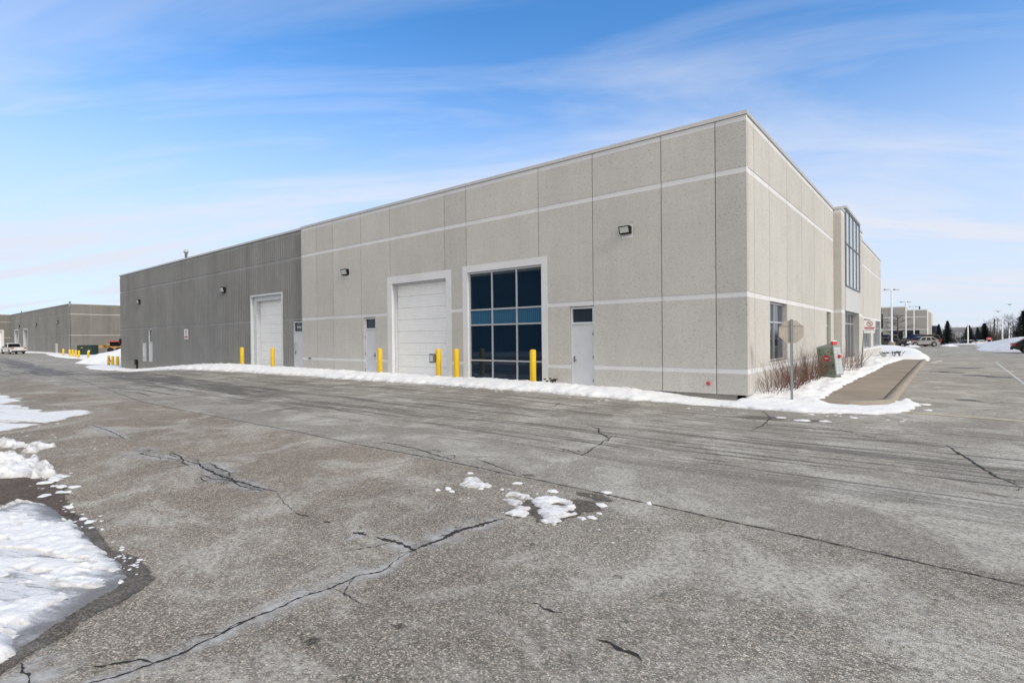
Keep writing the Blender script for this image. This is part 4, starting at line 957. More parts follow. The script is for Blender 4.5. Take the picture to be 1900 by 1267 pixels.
sg = thing("parking_sign", "small white and red sign on a leaning thin dark post beside the shrubs", "sign", (0.86, 17.4, 0.05), 0)
pp = MB(); pp.tube([(0, 0, 0), (0.09, 0, 2.52)], 0.028, 6); pp.obj("post", M_STEEL, sg, False)
SGF = Fac((0, 0, 0), (1, 0, 0), (0, -1, 0))
nsg = no_sign(SGF, 0.04, 0.56, 1.98, 2.50, 0.03, None, "sign_plate"); nsg.parent = sg
t2 = MB(); SGF.box(t2, 0.06, 0.54, 0.03, 0.036, 1.84, 1.96); t2.obj("tow_plate", M_WHITE, sg, False)
sg.rotation_euler = (0, R(2), R(18))

# community mailbox
def mail_art():
    m, t, b = nt("mailbox_leaf_print"); n = NB(t)
    x, y, z = n.sep()
    a = n.noise(3.2, 3, 0.5); v = n.vor(9.0, vec=n.map((1, 1, 1.4)), out='Distance')
    c = n.mix(n.rng(n.math('ADD', z, n.math('MULTIPLY', a, 0.5)), 0.55, 1.5), (0.12, 0.145, 0.115), (0.34, 0.37, 0.32))
    c = n.mix(n.rng(n.noise(2.0, 3), 0.45, 0.55, 0, 0.8), c, (0.13, 0.18, 0.12))
    c = n.mix(n.math('MULTIPLY', n.rng(z, 0.42, 0.30), n.rng(v, 0.35, 0.2)), c, (0.33, 0.21, 0.18))
    c = n.mix(n.math('MULTIPLY', n.rng(n.noise(9, 2), 0.60, 0.64), n.rng(z, 0.30, 0.45)), c, (0.025, 0.035, 0.025))
    n.set(b, Base_Color=c, Roughness=0.4)
    return m
M_MART = mail_art(); M_MBOX = simple("mailbox_grey_green", (0.28, 0.32, 0.30), 0.45, 0.1, 0.05); M_MDOOR = simple("mailbox_door_metal", (0.52, 0.56, 0.56), 0.35, 0.4, 0.05)
mbx = thing("community_mailbox", "leaning grey green community mailbox with leaf print and red oval emblem", "mailbox", (0.95, 7.6, 0.16))
w, dp = 0.62, 0.50
f = MB(); f.box(-0.22, 0.24, -0.19, 0.19, -0.15, 0.10); f.obj("pedestal", M_FND, mbx, False)
f = MB(); f.hexa([(-w / 2, -dp / 2, 0.10), (w / 2, -dp / 2, 0.10), (w / 2, dp / 2, 0.10), (-w / 2, dp / 2, 0.10)], [(-w / 2, -dp / 2, 1.18), (w / 2, -dp / 2, 1.18), (w / 2, dp / 2, 1.18), (-w / 2, dp / 2, 1.18)])
cab = f.obj("cabinet", M_MBOX, mbx, False)
f = MB(); f.hexa([(-w / 2 - .01, -dp / 2 - .015, 1.18), (w / 2 + .01, -dp / 2 - .015, 1.18), (w / 2 + .01, dp / 2 + .015, 1.18), (-w / 2 - .01, dp / 2 + .015, 1.18)], [(-w / 2 + .0, -dp / 2, 1.215), (w / 2, -dp / 2 + .03, 1.33), (w / 2, dp / 2 - .03, 1.33), (-w / 2 + .0, dp / 2, 1.215)]); f.obj("sloped_top", M_MBOX, mbx, False)
f = MB(); f.add([(-w / 2 + .02, -dp / 2 - .004, 0.13), (w / 2 - .02, -dp / 2 - .004, 0.13), (w / 2 - .02, -dp / 2 - .004, 1.16), (-w / 2 + .02, -dp / 2 - .004, 1.16)], [(0, 1, 2, 3)]); f.obj("printed_panel", M_MART, cab, False)
f = MB(); k = 28
f.v = [(0.125 * math.cos(2 * math.pi * i / k) + 0.02, -dp / 2 - .010, 0.76 + 0.125 * math.sin(2 * math.pi * i / k)) for i in range(k)] + [(0.125 * math.cos(2 * math.pi * i / k) + 0.02, -dp / 2 - .003, 0.76 + 0.125 * math.sin(2 * math.pi * i / k)) for i in range(k)]
f.f = [tuple(range(k))] + [(i, k + i, k + (i + 1) % k, (i + 1) % k) for i in range(k)]; f.sm = [False] * (k + 1); f.obj("red_oval_emblem", M_RED, cab, False)
f = MB(); yy = -dp / 2 - .014
f.add([(-0.065, yy, 0.80), (0.10, yy, 0.765), (0.125, yy, 0.755), (-0.02, yy, 0.762)], [(3, 2, 1, 0)]); f.add([(-0.02, yy, 0.752), (0.125, yy, 0.75), (-0.02, yy, 0.70), (0.03, yy, 0.735)], [(0, 3, 1), (0, 2, 3)]); f.obj("white_wing_mark", M_WHITE, cab, False)
for cix in range(2):
    for rr in range(8):
        f = MB(); y0 = -dp / 2 + .03 + cix * 0.22; z0 = 0.16 + rr * 0.125
        f.box(w / 2, w / 2 + .008, y0, y0 + 0.205, z0, z0 + 0.115); f.obj("letterbox_door", M_MDOOR, cab, False)
f = MB(); f.box(w / 2 - .05, w / 2 + .02, -dp / 2 - .01, dp / 2 - .22, 1.24, 1.37); o = f.obj("red_cap", M_RED, mbx, False)
f = MB(); f.box(w / 2 - .055, w / 2 + .025, -dp / 2 - .015, dp / 2 - .215, 1.37, 1.40); f.obj("white_lit_top", M_WHITE, o, False)  # white slab puts the lit top of the red block into colour
f = MB(); f.box(w / 2 + .0085, w / 2 + .06, 0.02, 0.16, 0.74, 0.86); o = f.obj("red_slot_hood", M_RED, mbx, False)
f = MB(); f.box(w / 2 + .009, w / 2 + .065, 0.015, 0.165, 0.86, 0.885); f.obj("white_lit_top", M_WHITE, o, False)  # lit top of the hood, likewise painted white
mbx.rotation_euler = (0, R(-6.5), R(-20))

# ------------------------------------------------------------------ shrubs
M_TWIG = simple("reddish_brown_twigs", (0.15, 0.072, 0.05), 0.8, 0, 0.4, 9)
M_TWIGD = simple("grey_brown_bark", (0.075, 0.060, 0.048), 0.9, 0, 0.3, 5)
def shrub_mesh(seed, n=34, h=1.35, spread=0.5):
    rn = random.Random(seed); mb = MB()
    def stem(p, d, L, r, lvl):
        pts = [p]; rad = [r]; k = 4
        for i in range(k):
            d = (d + Vector((rn.gauss(0, .10), rn.gauss(0, .10), rn.gauss(0.02, .05)))).normalized()
            p = p + d * L / k; pts.append(p); rad.append(r * (1 - 0.68 * (i + 1) / k))
            if lvl < 2 and rn.random() < 0.55:
                dd = (d + Vector((rn.gauss(0, .42), rn.gauss(0, .42), rn.gauss(0.1, .2)))).normalized()
                stem(p, dd, L * rn.uniform(.3, .55), rad[-1] * 0.8, lvl + 1)
        mb.tube(pts, rad, 3)
    for i in range(n):
        a = rn.uniform(0, 2 * math.pi); q = spread * math.sqrt(rn.random()) * 0.55
        p = Vector((q * math.cos(a), q * math.sin(a) * 1.5, -0.08))
        d = Vector((0.20 + rn.gauss(0, .30) + .35 * math.cos(a), rn.gauss(0, .30) + .35 * math.sin(a), 1.0)).normalized()
        stem(p, d, h * rn.uniform(.55, 1.05), rn.uniform(.006, .009), 0)
    return mb.mesh("bare_shrub", M_TWIG)
SM = [shrub_mesh(s, h=hh) for s, hh in ((1, 1.15), (2, 1.3), (3, 1.25))]
SL = ["bare reddish shrub nearest the building corner", "bare reddish shrub just behind the one nearest the corner", "bare reddish shrub under the first side window's near edge", "bare reddish shrub in front of the first side window", "bare reddish shrub behind the perforated sign post",
      "bare reddish shrub right of the octagonal sign", "bare reddish shrub third to the left of the mailbox", "bare reddish shrub second to the left of the mailbox", "bare reddish shrub touching the mailbox on its left",
      "bare reddish shrub just behind the mailbox", "bare reddish shrub between the mailbox and the leaning sign", "bare reddish shrub at the foot of the leaning sign post"]
for i, (y, x) in enumerate([(1.0, .42), (1.75, .5), (2.5, .52), (3.3, .5), (4.2, .5), (5.1, .5), (6.1, .48), (7.2, .42), (8.6, .45), (10.6, .6), (13.2, .8), (15.6, .75)]):
    o = link("bare_shrub", SM[i % 3]); o.location = (x, y, 0.10 + (0.05 if y > 2 else 0)); o.rotation_euler = (0, 0, R(random.uniform(-35, 35))); sc = random.uniform(.88, 1.08) * (0.95 if i == 0 else 1); o.scale = (sc, sc, sc)
    tag(o, SL[i], "shrub", "bare shrubs along the side wall")
def dead_plant(seed):
    rn = random.Random(seed); mb = MB()
    for i in range(16):
        a = rn.uniform(0, 6.28); q = rn.uniform(.05, .4); e = Vector((q * 1.3 * math.cos(a), q * 1.3 * math.sin(a), rn.uniform(.35, .6)))
        mb.tube([(q * .5 * math.cos(a), q * .5 * math.sin(a), -.1), tuple(e)], [.012, .008], 3)
        c = e; mb.lathe([(0.02, c.z - .05), (0.075, c.z - .02), (0.08, c.z + .03), (0.02, c.z + .06)], 6, c.x, c.y)
    return mb.mesh("dried_flower_clump", simple("dried_flower_heads", (0.02, 0.018, 0.016), 0.95))
dm = dead_plant(4)
for i, (x, y, l) in enumerate([(0.75, 31.6, "leftmost clump of dark dried flower heads in the snow by the wall's far end"), (1.25, 33.0, "middle clump of dark dried flower heads in the snow by the wall's far end"), (1.6, 33.9, "rightmost clump of dark dried flower heads in the snow by the wall's far end")]):
    o = link("dried_flower_clump", dm); o.location = (x, y, 0.22); o.rotation_euler = (0, 0, i * 1.3); o.scale = (0.75, 0.75, 0.5); tag(o, l, "plant", "dried flower clumps in the snow")
dt = link("dried_flower_clump", dm); dt.location = (-6.45, -0.35, 0.10); dt.scale = (0.7, 0.5, 0.45); tag(dt, "dark debris clump capped with snow right of the glass bay", "plant")

# ------------------------------------------------------------------ far left warehouse and yard
b2 = thing("warehouse_building", "plain grey concrete warehouse in the far left background", "warehouse", (-107.7, 6.5, 0))
A2 = Fac((0, 6.5, 0), (1, 0, 0), (0, -1, 0)); E2 = Fac((-107.7, 0, 0), (0, 1, 0), (1, 0, 0)); W2 = Fac((-159.19, 0, 0), (0, 1, 0), (1, 0, 0))
B2B = [(2.93, 3.06), (6.42, 6.56)]
H2 = [(-154.9, -150.5, -1, 4.75), (-145.3, -140.9, -1, 4.75)]
u = -159.15
for a in np.linspace(-159.45, -107.7, 18)[:-1]:
    panel(A2, a, a + 51.75 / 17, -0.05, ZT + 0.1, H2, B2B, M_DARK, M_DBAND, b2, gap=0.004, flute=(0.2445, 0.034), bdepth=0.02)
for a in np.linspace(6.7, 66.7, 21)[:-1]:
    panel(E2, a, a + 3.0, -0.3, ZT + 0.1, [], B2B, M_DARK2, M_DBAND2, b2, gap=0.004, bdepth=0.02)
for a in np.linspace(-25, 6.48, 13)[:-1]:
    panel(W2, a, a + 31.48 / 12, -0.3, ZT + 0.1, [(1.5, 5.35, -1, 4.75)], B2B, M_DARK2, M_DBAND2, b2, gap=0.004, bdepth=0.02)
f = MB(); A2.box(f, -159, -107.8, -0.4, -0.1, -1.2, 0.0); E2.box(f, 6.6, 66.6, -0.4, -0.03, -1.5, -0.3); W2.box(f, -25, 6.4, -0.4, -0.03, -1.2, -0.3); f.obj("foundation_wall", M_FND, b2)
f = MB(); f.box(-159.0, -108.2, 7.1, 66, 7.4, 7.9); f.box(-190, -159.7, -25, 66, 7.4, 7.9); f.box(-158.9, -108.3, 7.0, 7.1, -1, 7.9); f.box(-159.8, -159.7, -25, 6.5, -1, 7.9); f.obj("roof", M_ROOF, b2)
cp = MB(); A2.box(cp, -159.1, -107.67, -0.3, 0.03, 8.104, 8.2); E2.box(cp, 6.85, 66.7, -0.3, 0.03, 8.104, 8.2); W2.box(cp, -25, 6.4, -0.3, 0.03, 8.104, 8.2); cp.obj("coping", M_CAP, b2)
for a, b_ in ((-154.9, -150.5), (-145.3, -140.9)):
    surround(A2, a, b_, 4.75, 0.25, b2, z0=-0.5, n=0.02, mat=M_DOORG); overhead(A2, a + .25, b_ - .25, -0.3, 4.5, -0.5, b2, 7)
surround(W2, 1.5, 5.35, 4.75, 0.3, b2, z0=-0.5, n=0.02); overhead(W2, 1.8, 5.05, -0.3, 4.45, -0.5, b2, 7)
for uu in (-132.2, -114.9, -149): wall_light(A2, uu, 5.35, b2, 0.6, 0.5, False)
f = MB(); A2.box(f, -115.75, -115.35, 0.004, 0.3, -0.8, 1.67); f.obj("downpipe", M_CAP, b2)
f = MB(); f.box(-109.2, -109.05, 6.9, 7.05, 8.1, 8.55); f.box(-109.35, -108.95, 6.85, 7.1, 8.55, 8.6); f.obj("roof_vent", M_BLACK, b2)
f = MB(); f.box(-150.2, -150.0, 6.9, 7.05, 8.1, 8.6); f.obj("roof_vent", M_BLACK, b2)

M_GREEN = simple("dark_green_cabinet_paint", (0.014, 0.028, 0.022), 0.5, 0, 0.1)
tf = thing("transformer_cabinet", "dark green pad mounted transformer cabinet in front of the far warehouse", "transformer", (-100.6, 7.4, -0.45), R(40.8))
f = MB(); f.box(-1.6, 1.6, -1.1, 1.1, -0.3, 0.12); f.obj("concrete_pad", M_FND, tf, False)
f = MB(); f.hexa([(-1.05, -0.8, 0.12), (1.05, -0.8, 0.12), (1.05, 0.8, 0.12), (-1.05, 0.8, 0.12)], [(-1.05, -0.8, 1.70), (1.05, -0.8, 1.70), (1.05, 0.8, 1.70), (-1.05, 0.8, 1.70)])
tb = f.obj("cabinet", M_GREEN, tf, False)
f = MB(); f.hexa([(-1.1, -0.85, 1.70), (1.1, -0.85, 1.70), (1.1, 0.85, 1.70), (-1.1, 0.85, 1.70)], [(-0.95, -0.75, 1.82), (0.95, -0.75, 1.82), (0.95, 0.75, 1.82), (-0.95, 0.75, 1.82)]); f.obj("lid", M_GREEN, tf, False)
f = MB(); f.box(-1.25, -1.05, -0.5, 0.8, 0.12, 1.5); f.obj("cooling_fin", M_BLACK, tf, False)
f = MB(); f.box(0.6, 0.9, -0.812, -0.8, 0.75, 1.0); f.obj("white_label", M_WHITE, tb, False)
f = MB(); f.box(-0.45, -0.2, -0.812, -0.8, 1.38, 1.46); f.obj("yellow_label", M_YEL, tb, False)

M_TAN = simple("faded_loader_paint", (0.42, 0.25, 0.08), 0.5, 0, 0.15)
ld = thing("compact_loader", "tan compact loader with dark cab and red roof behind the snow pile", "loader", (-101.9, 11.7, 0.0), R(39.5))
f = MB(); f.hexa([(-0.8, -0.8, 0.4), (1.1, -0.8, 0.4), (1.1, 0.8, 0.4), (-0.8, 0.8, 0.4)], [(-0.8, -0.75, 1.1), (1.0, -0.75, 1.1), (1.0, 0.75, 1.1), (-0.8, 0.75, 1.1)]); f.obj("chassis", M_TAN, ld, False)
f = MB()
for x, y in ((-0.75, -0.7), (0.85, -0.7), (0.85, 0.7), (-0.75, 0.7)): f.box(x - .05, x + .05, y - .05, y + .05, 1.1, 1.85)
cabo = f.obj("cab_frame", M_BLACK, ld, False)
f = MB(); f.box(-0.7, 0.8, -0.66, 0.66, 1.1, 1.83); f.obj("cab_glass", M_CARGLASS, cabo, False)
f = MB(); f.hexa([(-0.9, -0.85, 1.85), (1.0, -0.85, 1.85), (1.0, 0.85, 1.85), (-0.9, 0.85, 1.85)], [(-0.8, -0.75, 1.97), (0.9, -0.75, 1.97), (0.9, 0.75, 1.97), (-0.8, 0.75, 1.97)]); f.obj("roof", M_RED, ld, False)
for y in (-0.6, 0.6):
    f = MB(); f.tube([(-0.6, y, 1.0), (-1.3, y, 1.45), (-1.9, y, 1.2)], 0.11, 6); f.obj("lift_arm", M_TAN, ld, False)
f = MB(); f.hexa([(-2.5, -0.9, 0.85), (-1.85, -0.9, 0.85), (-1.85, 0.9, 0.85), (-2.5, 0.9, 0.85)], [(-2.7, -0.9, 1.25), (-1.95, -0.9, 1.3), (-1.95, 0.9, 1.3), (-2.7, 0.9, 1.25)]); f.obj("bucket", M_TAN, ld, False)
for x in (-0.55, 0.75):
    for y in (-0.95, 0.95):
        f = MB(); f.lathe([(0.2, -0.14), (0.45, -0.14), (0.48, 0), (0.45, 0.14), (0.2, 0.14)], 14); f.v = [(a + x, c * 1.0 + y, b_ + 0.45) for a, b_, c in f.v]; f.obj("wheel", M_BLACK, ld, False)

# ------------------------------------------------------------------ vehicles
M_TYRE = simple("tyre_rubber", (0.012, 0.012, 0.012), 0.9); M_RIM = simple("alloy_rim", (0.30, 0.30, 0.31), 0.35, 0.7)
M_TRIM = simple("black_trim", (0.018, 0.018, 0.019), 0.85, spec=0.15); M_TAIL = simple("tail_lamp", (0.40, 0.015, 0.02), 0.25); M_HEAD = simple("head_lamp", (0.72, 0.74, 0.76), 0.12)
def paint(name, col, metal=0.3):
    m, t, b = nt(name); n = NB(t); f = n.noise(3, 4)
    n.set(b, Base_Color=n.ramp(f, [(0.35, tuple(c * .8 for c in col)), (0.7, col)]), Roughness=0.45, Metallic=metal * 0.4); b.inputs['Specular IOR Level'].default_value = 0.25; b.inputs['Coat Weight'].default_value = 0.08; b.inputs['Coat Roughness'].default_value = 0.2
    return m
def vehicle(kind, x, y, z, rz, pm, label, name):
    """local +X is the front"""
    spec = dict(
        suv=dict(L=4.65, W=1.84, belt=0.92, roof=1.48, gr=(-2.12, 1.05, -1.35, 0.10), wb=(-1.36, 1.38), hood=0.88, tail=0.96, r=0.35),
        sedan=dict(L=4.6, W=1.80, belt=0.92, roof=1.44, gr=(-1.75, 0.95, -1.05, 0.15), wb=(-1.35, 1.38), hood=0.88, tail=0.95, r=0.33),
        hatch=dict(L=4.4, W=1.80, belt=0.95, roof=1.50, gr=(-2.1, 1.05, -1.45, 0.15), wb=(-1.32, 1.36), hood=0.88, tail=0.98, r=0.33),
        van=dict(L=5.0, W=1.95, belt=1.08, roof=1.78, gr=(-2.42, 1.40, -2.2, 0.45), wb=(-1.5, 1.5), hood=0.98, tail=1.05, r=0.35),
        pickup=dict(L=5.7, W=1.98, belt=1.15, roof=1.86, gr=(-0.65, 1.30, -0.45, 0.55), wb=(-1.75, 1.75), hood=1.12, tail=1.15, r=0.40))[kind]
    L, W, belt, roof, wb, r = spec['L'], spec['W'], spec['belt'], spec['roof'], spec['wb'], spec['r']
    t = thing(name, label, {"pickup": "pickup truck", "sedan": "car", "hatch": "car", "suv": "car", "van": "minivan"}[kind], (x, y, z), rz)
    h2 = L / 2
    # side profile with wheel-arch cut-outs
    prof = [(-h2 + .05, 0.42), (-h2, 0.62), (-h2 + .03, spec['tail'] - .10), (-h2 + .10, spec['tail'])]
    g0, g1 = spec['gr'][0], spec['gr'][1]
    prof += [(g0, belt), (g1, belt), (h2 - .35, spec['hood'] - .07), (h2 - .08, spec['hood'] - .22), (h2, 0.60), (h2 - .05, 0.36)]
    def arch(cx): return [(cx + (r + .07) * math.cos(a), max(0.26, r + (r + .07) * math.sin(a))) for a in np.linspace(-0.25, math.pi + 0.25, 11)]
    prof += [(wb[1] + r + .12, 0.26)] + arch(wb[1]) + [(0.0, 0.24)] + arch(wb[0]) + [(wb[0] - r - .12, 0.30)]
    mb = MB(); n = len(prof)
    ysec = [(-W / 2 + .07, 0.03), (-W / 2, 0.0), (W / 2, 0.0), (W / 2 - .07, 0.03)]
    for yy, ins in ysec:
        for a, b_ in prof:
            mb.v.append((a * (1 - ins * .6), yy if b_ < belt * .9 else yy * 0.965, b_ - ins * (0.6 if b_ > 0.8 else 0)))
    # keep outer sections as the sides: cap faces from a fan over a centre line
    for k in range(3):
        for i in range(n):
            j = (i + 1) % n; mb.f.append((k * n + i, k * n + j, (k + 1) * n + j, (k + 1) * n + i)); mb.sm.append(False)
    import bmesh
    me = mb.mesh("body", pm); bm = bmesh.new(); bm.from_mesh(me); bm.verts.ensure_lookup_table()
    for k in (0, 3):
        fc = bm.faces.new([bm.verts[k * n + i] for i in range(n)]); bmesh.ops.triangulate(bm, faces=[fc])
    bmesh.ops.recalc_face_normals(bm, faces=bm.faces[:]); bm.to_mesh(me); bm.free()
    body = link("body", me, t, False)
    # cabin
    g0, g1, r0, r1 = spec['gr']; wi = W / 2 * .955; wr = W / 2 * .80
    cb = MB(); cb.hexa([(g0, -wi, belt - .02), (g1, -wi, belt - .02), (g1, wi, belt - .02), (g0, wi, belt - .02)], [(r0, -wr, roof - .06), (r1, -wr, roof - .06), (r1, wr, roof - .06), (r0, wr, roof - .06)])
    cb.hexa([(r0, -wr, roof - .06), (r1, -wr, roof - .06), (r1, wr, roof - .06), (r0, wr, roof - .06)], [(r0 + .18, -wr * .9, roof), (r1 - .25, -wr * .9, roof), (r1 - .25, wr * .9, roof), (r0 + .18, wr * .9, roof)])
    cabo = cb.obj("cabin", pm, t, False)
    def sidept(u, v, s_):       # u along, v up, on the cabin side
        xb = g0 + (g1 - g0) * u; xt = r0 + (r1 - r0) * u; yy = wi + (wr - wi) * v
        return (xb + (xt - xb) * v, s_ * (yy + .008), belt - .02 + (roof - .04 - belt) * v)
    cuts = {"pickup": [(.06, .46), (.52, .93)], "sedan": [(.10, .34), (.38, .64), (.68, .94)], "hatch": [(.08, .32), (.36, .62), (.66, .94)], "suv": [(.05, .29), (.33, .60), (.64, .94)], "van": [(.04, .30), (.34, .62), (.66, .94)]}[kind]
    for s_ in (-1, 1):
        for a, b_ in cuts:
            q = MB(); q.add([sidept(a, .10, s_), sidept(b_, .10, s_), sidept(b_ - .01, .88, s_), sidept(a + .01, .88, s_)], [(0, 1, 2, 3) if s_ < 0 else (3, 2, 1, 0)]); q.obj("side_window", M_CARGLASS, cabo, False)
    for nm, xb, xt in (("windshield", g1, r1), ("rear_window", g0, r0)):
        e = .012 if nm == "windshield" else -.012
        def fp(w_, v): return (xb + (xt - xb) * v + e, w_ * (wi + (wr - wi) * v) * .92, belt - .02 + (roof - .04 - belt) * v + .006)
        q = MB(); q.add([fp(-1, .06), fp(1, .06), fp(1, .92), fp(-1, .92)], [(0, 1, 2, 3)]); q.obj(nm, M_CARGLASS, cabo, False)
    if kind == "pickup":
        q = MB(); q.box(-h2 + .12, g0 - .05, -W / 2 * .86, W / 2 * .86, belt + .002, belt + .03); q.obj("bed_cover", M_TRIM, t, False)
    for s_ in (-1, 1):
        for cx in wb:
            q = MB(); q.lathe([(r * .55, -.11), (r * .94, -.11), (r, -.07), (r, .07), (r * .94, .11), (r * .55, .11)], 18)
            q.v = [(a + cx, s_ * (W / 2 - .10) + c, b_ + r) for a, b_, c in q.v]; wo_ = q.obj("wheel", M_TYRE, t, False)
            q = MB(); q.lathe([(r * .60, -.118), (r * .60, .118)], 12); q.v = [(a + cx, s_ * (W / 2 - .10) + c, b_ + r) for a, b_, c in q.v]; q.obj("rim", M_RIM, wo_, False)
        q = MB(); q.box(h2 - .30, h2 - .015, s_ * W / 2 * .93 - .17, s_ * W / 2 * .93 + .06 * s_ + .0, 0.64, 0.80) if s_ > 0 else q.box(h2 - .30, h2 - .015, -W / 2 * .99, -W / 2 * .93 + .17, 0.64, 0.80); q.obj("headlight", M_HEAD, t, False)
        q = MB(); y0, y1 = sorted((s_ * W / 2 * .992, s_ * W / 2 * .66)); q.box(-h2 - .012, -h2 + .22, y0, y1, spec['tail'] - .26, spec['tail'] - .07); q.obj("taillight", M_TAIL, t, False)
        q = MB(); y0, y1 = sorted((s_ * wi, s_ * (wi + .2))); q.box(g1 - .42, g1 - .28, y0, y1, belt + .02, belt + .17); q.obj("mirror", pm if kind != "pickup" else M_TRIM, t, False)
    for nm, xx in (("front_bumper", h2 - .05), ("rear_bumper", -h2 - .04)):
        q = MB(); q.box(xx, xx + .09, -W / 2 * .93, W / 2 * .93, 0.34, 0.54); q.obj(nm, M_TRIM, t, False)
    for s_ in (-1, 1):
        q = MB(); y0, y1 = sorted((s_ * W / 2 * .985, s_ * W / 2 * 1.006)); q.box(wb[0] + r + .1, wb[1] - r - .1, y0, y1, 0.22, 0.36); q.obj("sill_trim", M_TRIM, t, False)
    q = MB(); q.box(-h2 - .015, -h2 + .05, -.26, .26, 0.70, 0.82); q.obj("number_plate", M_WHITE, t, False)
    return t
P_SIL, P_CHAR, P_BLK, P_MAR, P_WHT, P_DGR = paint("silver_paint", (0.32, 0.31, 0.30)), paint("charcoal_paint", (0.060, 0.055, 0.050)), paint("black_car_paint", (0.016, 0.014, 0.013)), paint("maroon_paint", (0.07, 0.012, 0.02)), paint("white_car_paint", (0.72, 0.72, 0.72), 0.0), paint("dark_grey_paint", (0.04, 0.04, 0.042))
GZ = -0.05
vehicle("hatch", -1.9, 73.3, GZ, R(30), P_DGR, "dark blue grey hatchback beside the first lamp base, nose to the right", "parked_car")
vehicle("pickup", -2.2, 81.5, GZ, R(219), P_CHAR, "charcoal pickup between the dark hatchback and the silver car, tail light showing", "parked_pickup")
vehicle("suv", 1.30, 83.4, GZ, R(219), P_SIL, "silver grey crossover car parked side on, nose to the left", "parked_car")
vehicle("van", 1.2, 88.6, GZ, R(215), P_BLK, "black minivan showing over the roof of the silver car", "parked_minivan")
vehicle("pickup", 0.55, 95.6, GZ, R(215), P_MAR, "dark maroon pickup peeking out behind the silver car's tail", "parked_pickup")
vehicle("sedan", 8.6, 190.5, gf(8.6, 190), R(205), P_BLK, "dark low car in front of the tall spruces", "parked_car")
vehicle("sedan", 11.6, 191.5, gf(11, 191), R(215), P_WHT, "white sedan by the far white pole", "parked_car")
vehicle("hatch", 10.0, 197, gf(10, 197), R(30), P_WHT, "white car left of the white sedan, partly behind it", "parked_car")
vehicle("suv", 11.35, 52.2, GZ, 0, P_BLK, "black vehicle cut off by the right edge, tail to the left", "parked_car")
pk = vehicle("pickup", -121.5, 1.6, gf(-121, 2) + 0.02, R(187), P_WHT, "white pickup by the far left loading doors, tailgate to the right", "parked_pickup")

# ------------------------------------------------------------------ right background buildings
M_B3 = concrete("office_concrete", (0.34, 0.325, 0.30), speck=0.2, sscale=20)
M_TEAL = glass("teal_shopfront_glass", (0.012, 0.028, 0.032), 0.08)
b3 = thing("office_building", "two storey grey concrete building beyond the car park with dark shopfront windows", "building", (0.54, 155, 0))
A3 = Fac((0, 155, 0), (1, 0, 0), (0, -1, 0)); E3 = Fac((0.54, 0, 0), (0, 1, 0), (1, 0, 0))
H3 = [(-7.05, -4.4, 0.2, 2.82), (-3.55, -0.98, 0.2, 2.82)]
for a, b_, zt3 in [(-12.0, -8.9, 9.0), (-8.9, -7.3, 9.0), (-7.3, -3.8, 9.0), (-3.8, -2.1, 8.1), (-2.1, 0.54, 8.1)]:
    panel(A3, a, b_, -1.3, zt3, H3, [(2.9, 3.1), (6.1, 6.28), (zt3 - .25, zt3)], M_B3, M_BAND, b3, gap=0.03)
for a in np.linspace(155.2, 196, 9)[:-1]:
    panel(E3, a, a + 5.1, -1.8, 8.1, [], [(2.9, 3.1)], M_AGG, M_BAND, b3, gap=0.03)
window(A3, -7.05, -4.4, 0.2, 2.82, -0.1, [-5.7], [2.1], b3, lambda i, j: M_TEAL if j else M_GLASSB, 0.06, 0.08, M_BLACK)
window(A3, -3.55, -0.98, 0.2, 2.82, -0.1, [-2.2], [2.1], b3, lambda i, j: M_TEAL if j else M_GLASSB, 0.06, 0.08, M_BLACK)
f = MB(); f.box(-12, 0.3, 155.3, 196, 7.6, 7.9); f.box(-12, -4.0, 155.3, 163, 7.9, 8.8); f.obj("roof", M_ROOF, b3)
f = MB(); f.box(-3.82, -3.8, 155.0, 163, 7.9, 9.0); f.box(-12, -3.8, 155.16, 163, 8.8, 8.9); f.obj("parapet", M_AGG, b3)
f = MB(); f.box(-1.2, -0.9, 158, 158.3, 7.9, 9.0); f.obj("roof_vent", M_BLACK, b3)
f = MB(); E3.box(f, 170, 196, 0.02, 0.6, -1.8, 7.7); f.obj("stair_bay", M_AGG, b3)
f = MB(); A3.box(f, -9.2, -8.6, 0.004, 0.02, 3.4, 7.2); A3.box(f, -9.2, -8.6, 0.004, 0.02, 0.2, 2.4); f.obj("window", M_GLASSD, b3)
gb = thing("glass_block", "dark glass fronted block between the far office building and the spruces", "building", (1.5, 176, 0))
f = MB(); f.box(0.6, 2.6, 175, 190, -1.8, 3.95); f.obj("glass_wall", M_GLASSD, gb)
f = MB(); f.box(0.55, 2.65, 174.9, 190.1, 3.95, 4.15); f.box(0.55, 2.65, 174.95, 175, 1.85, 2.0); f.obj("frame", M_STEEL, gb)
wh = thing("low_warehouse", "low white walled warehouse with a grey roof far behind the spruces", "warehouse", (8, 284, 0))
f = MB(); f.box(5.0, 18.0, 282, 300, -1.9, 2.6); f.obj("wall", simple("white_siding", (0.60, 0.63, 0.64), 0.7), wh)
f = MB(); f.hexa([(4.6, 281.4, 2.6), (18.4, 281.4, 2.6), (18.4, 300, 2.6), (4.6, 300, 2.6)], [(5.0, 290, 4.6), (17.0, 290, 4.6), (17.0, 292, 4.6), (5.0, 292, 4.6)]); f.obj("roof", simple("grey_shingles", (0.20, 0.19, 0.18), 0.9), wh)

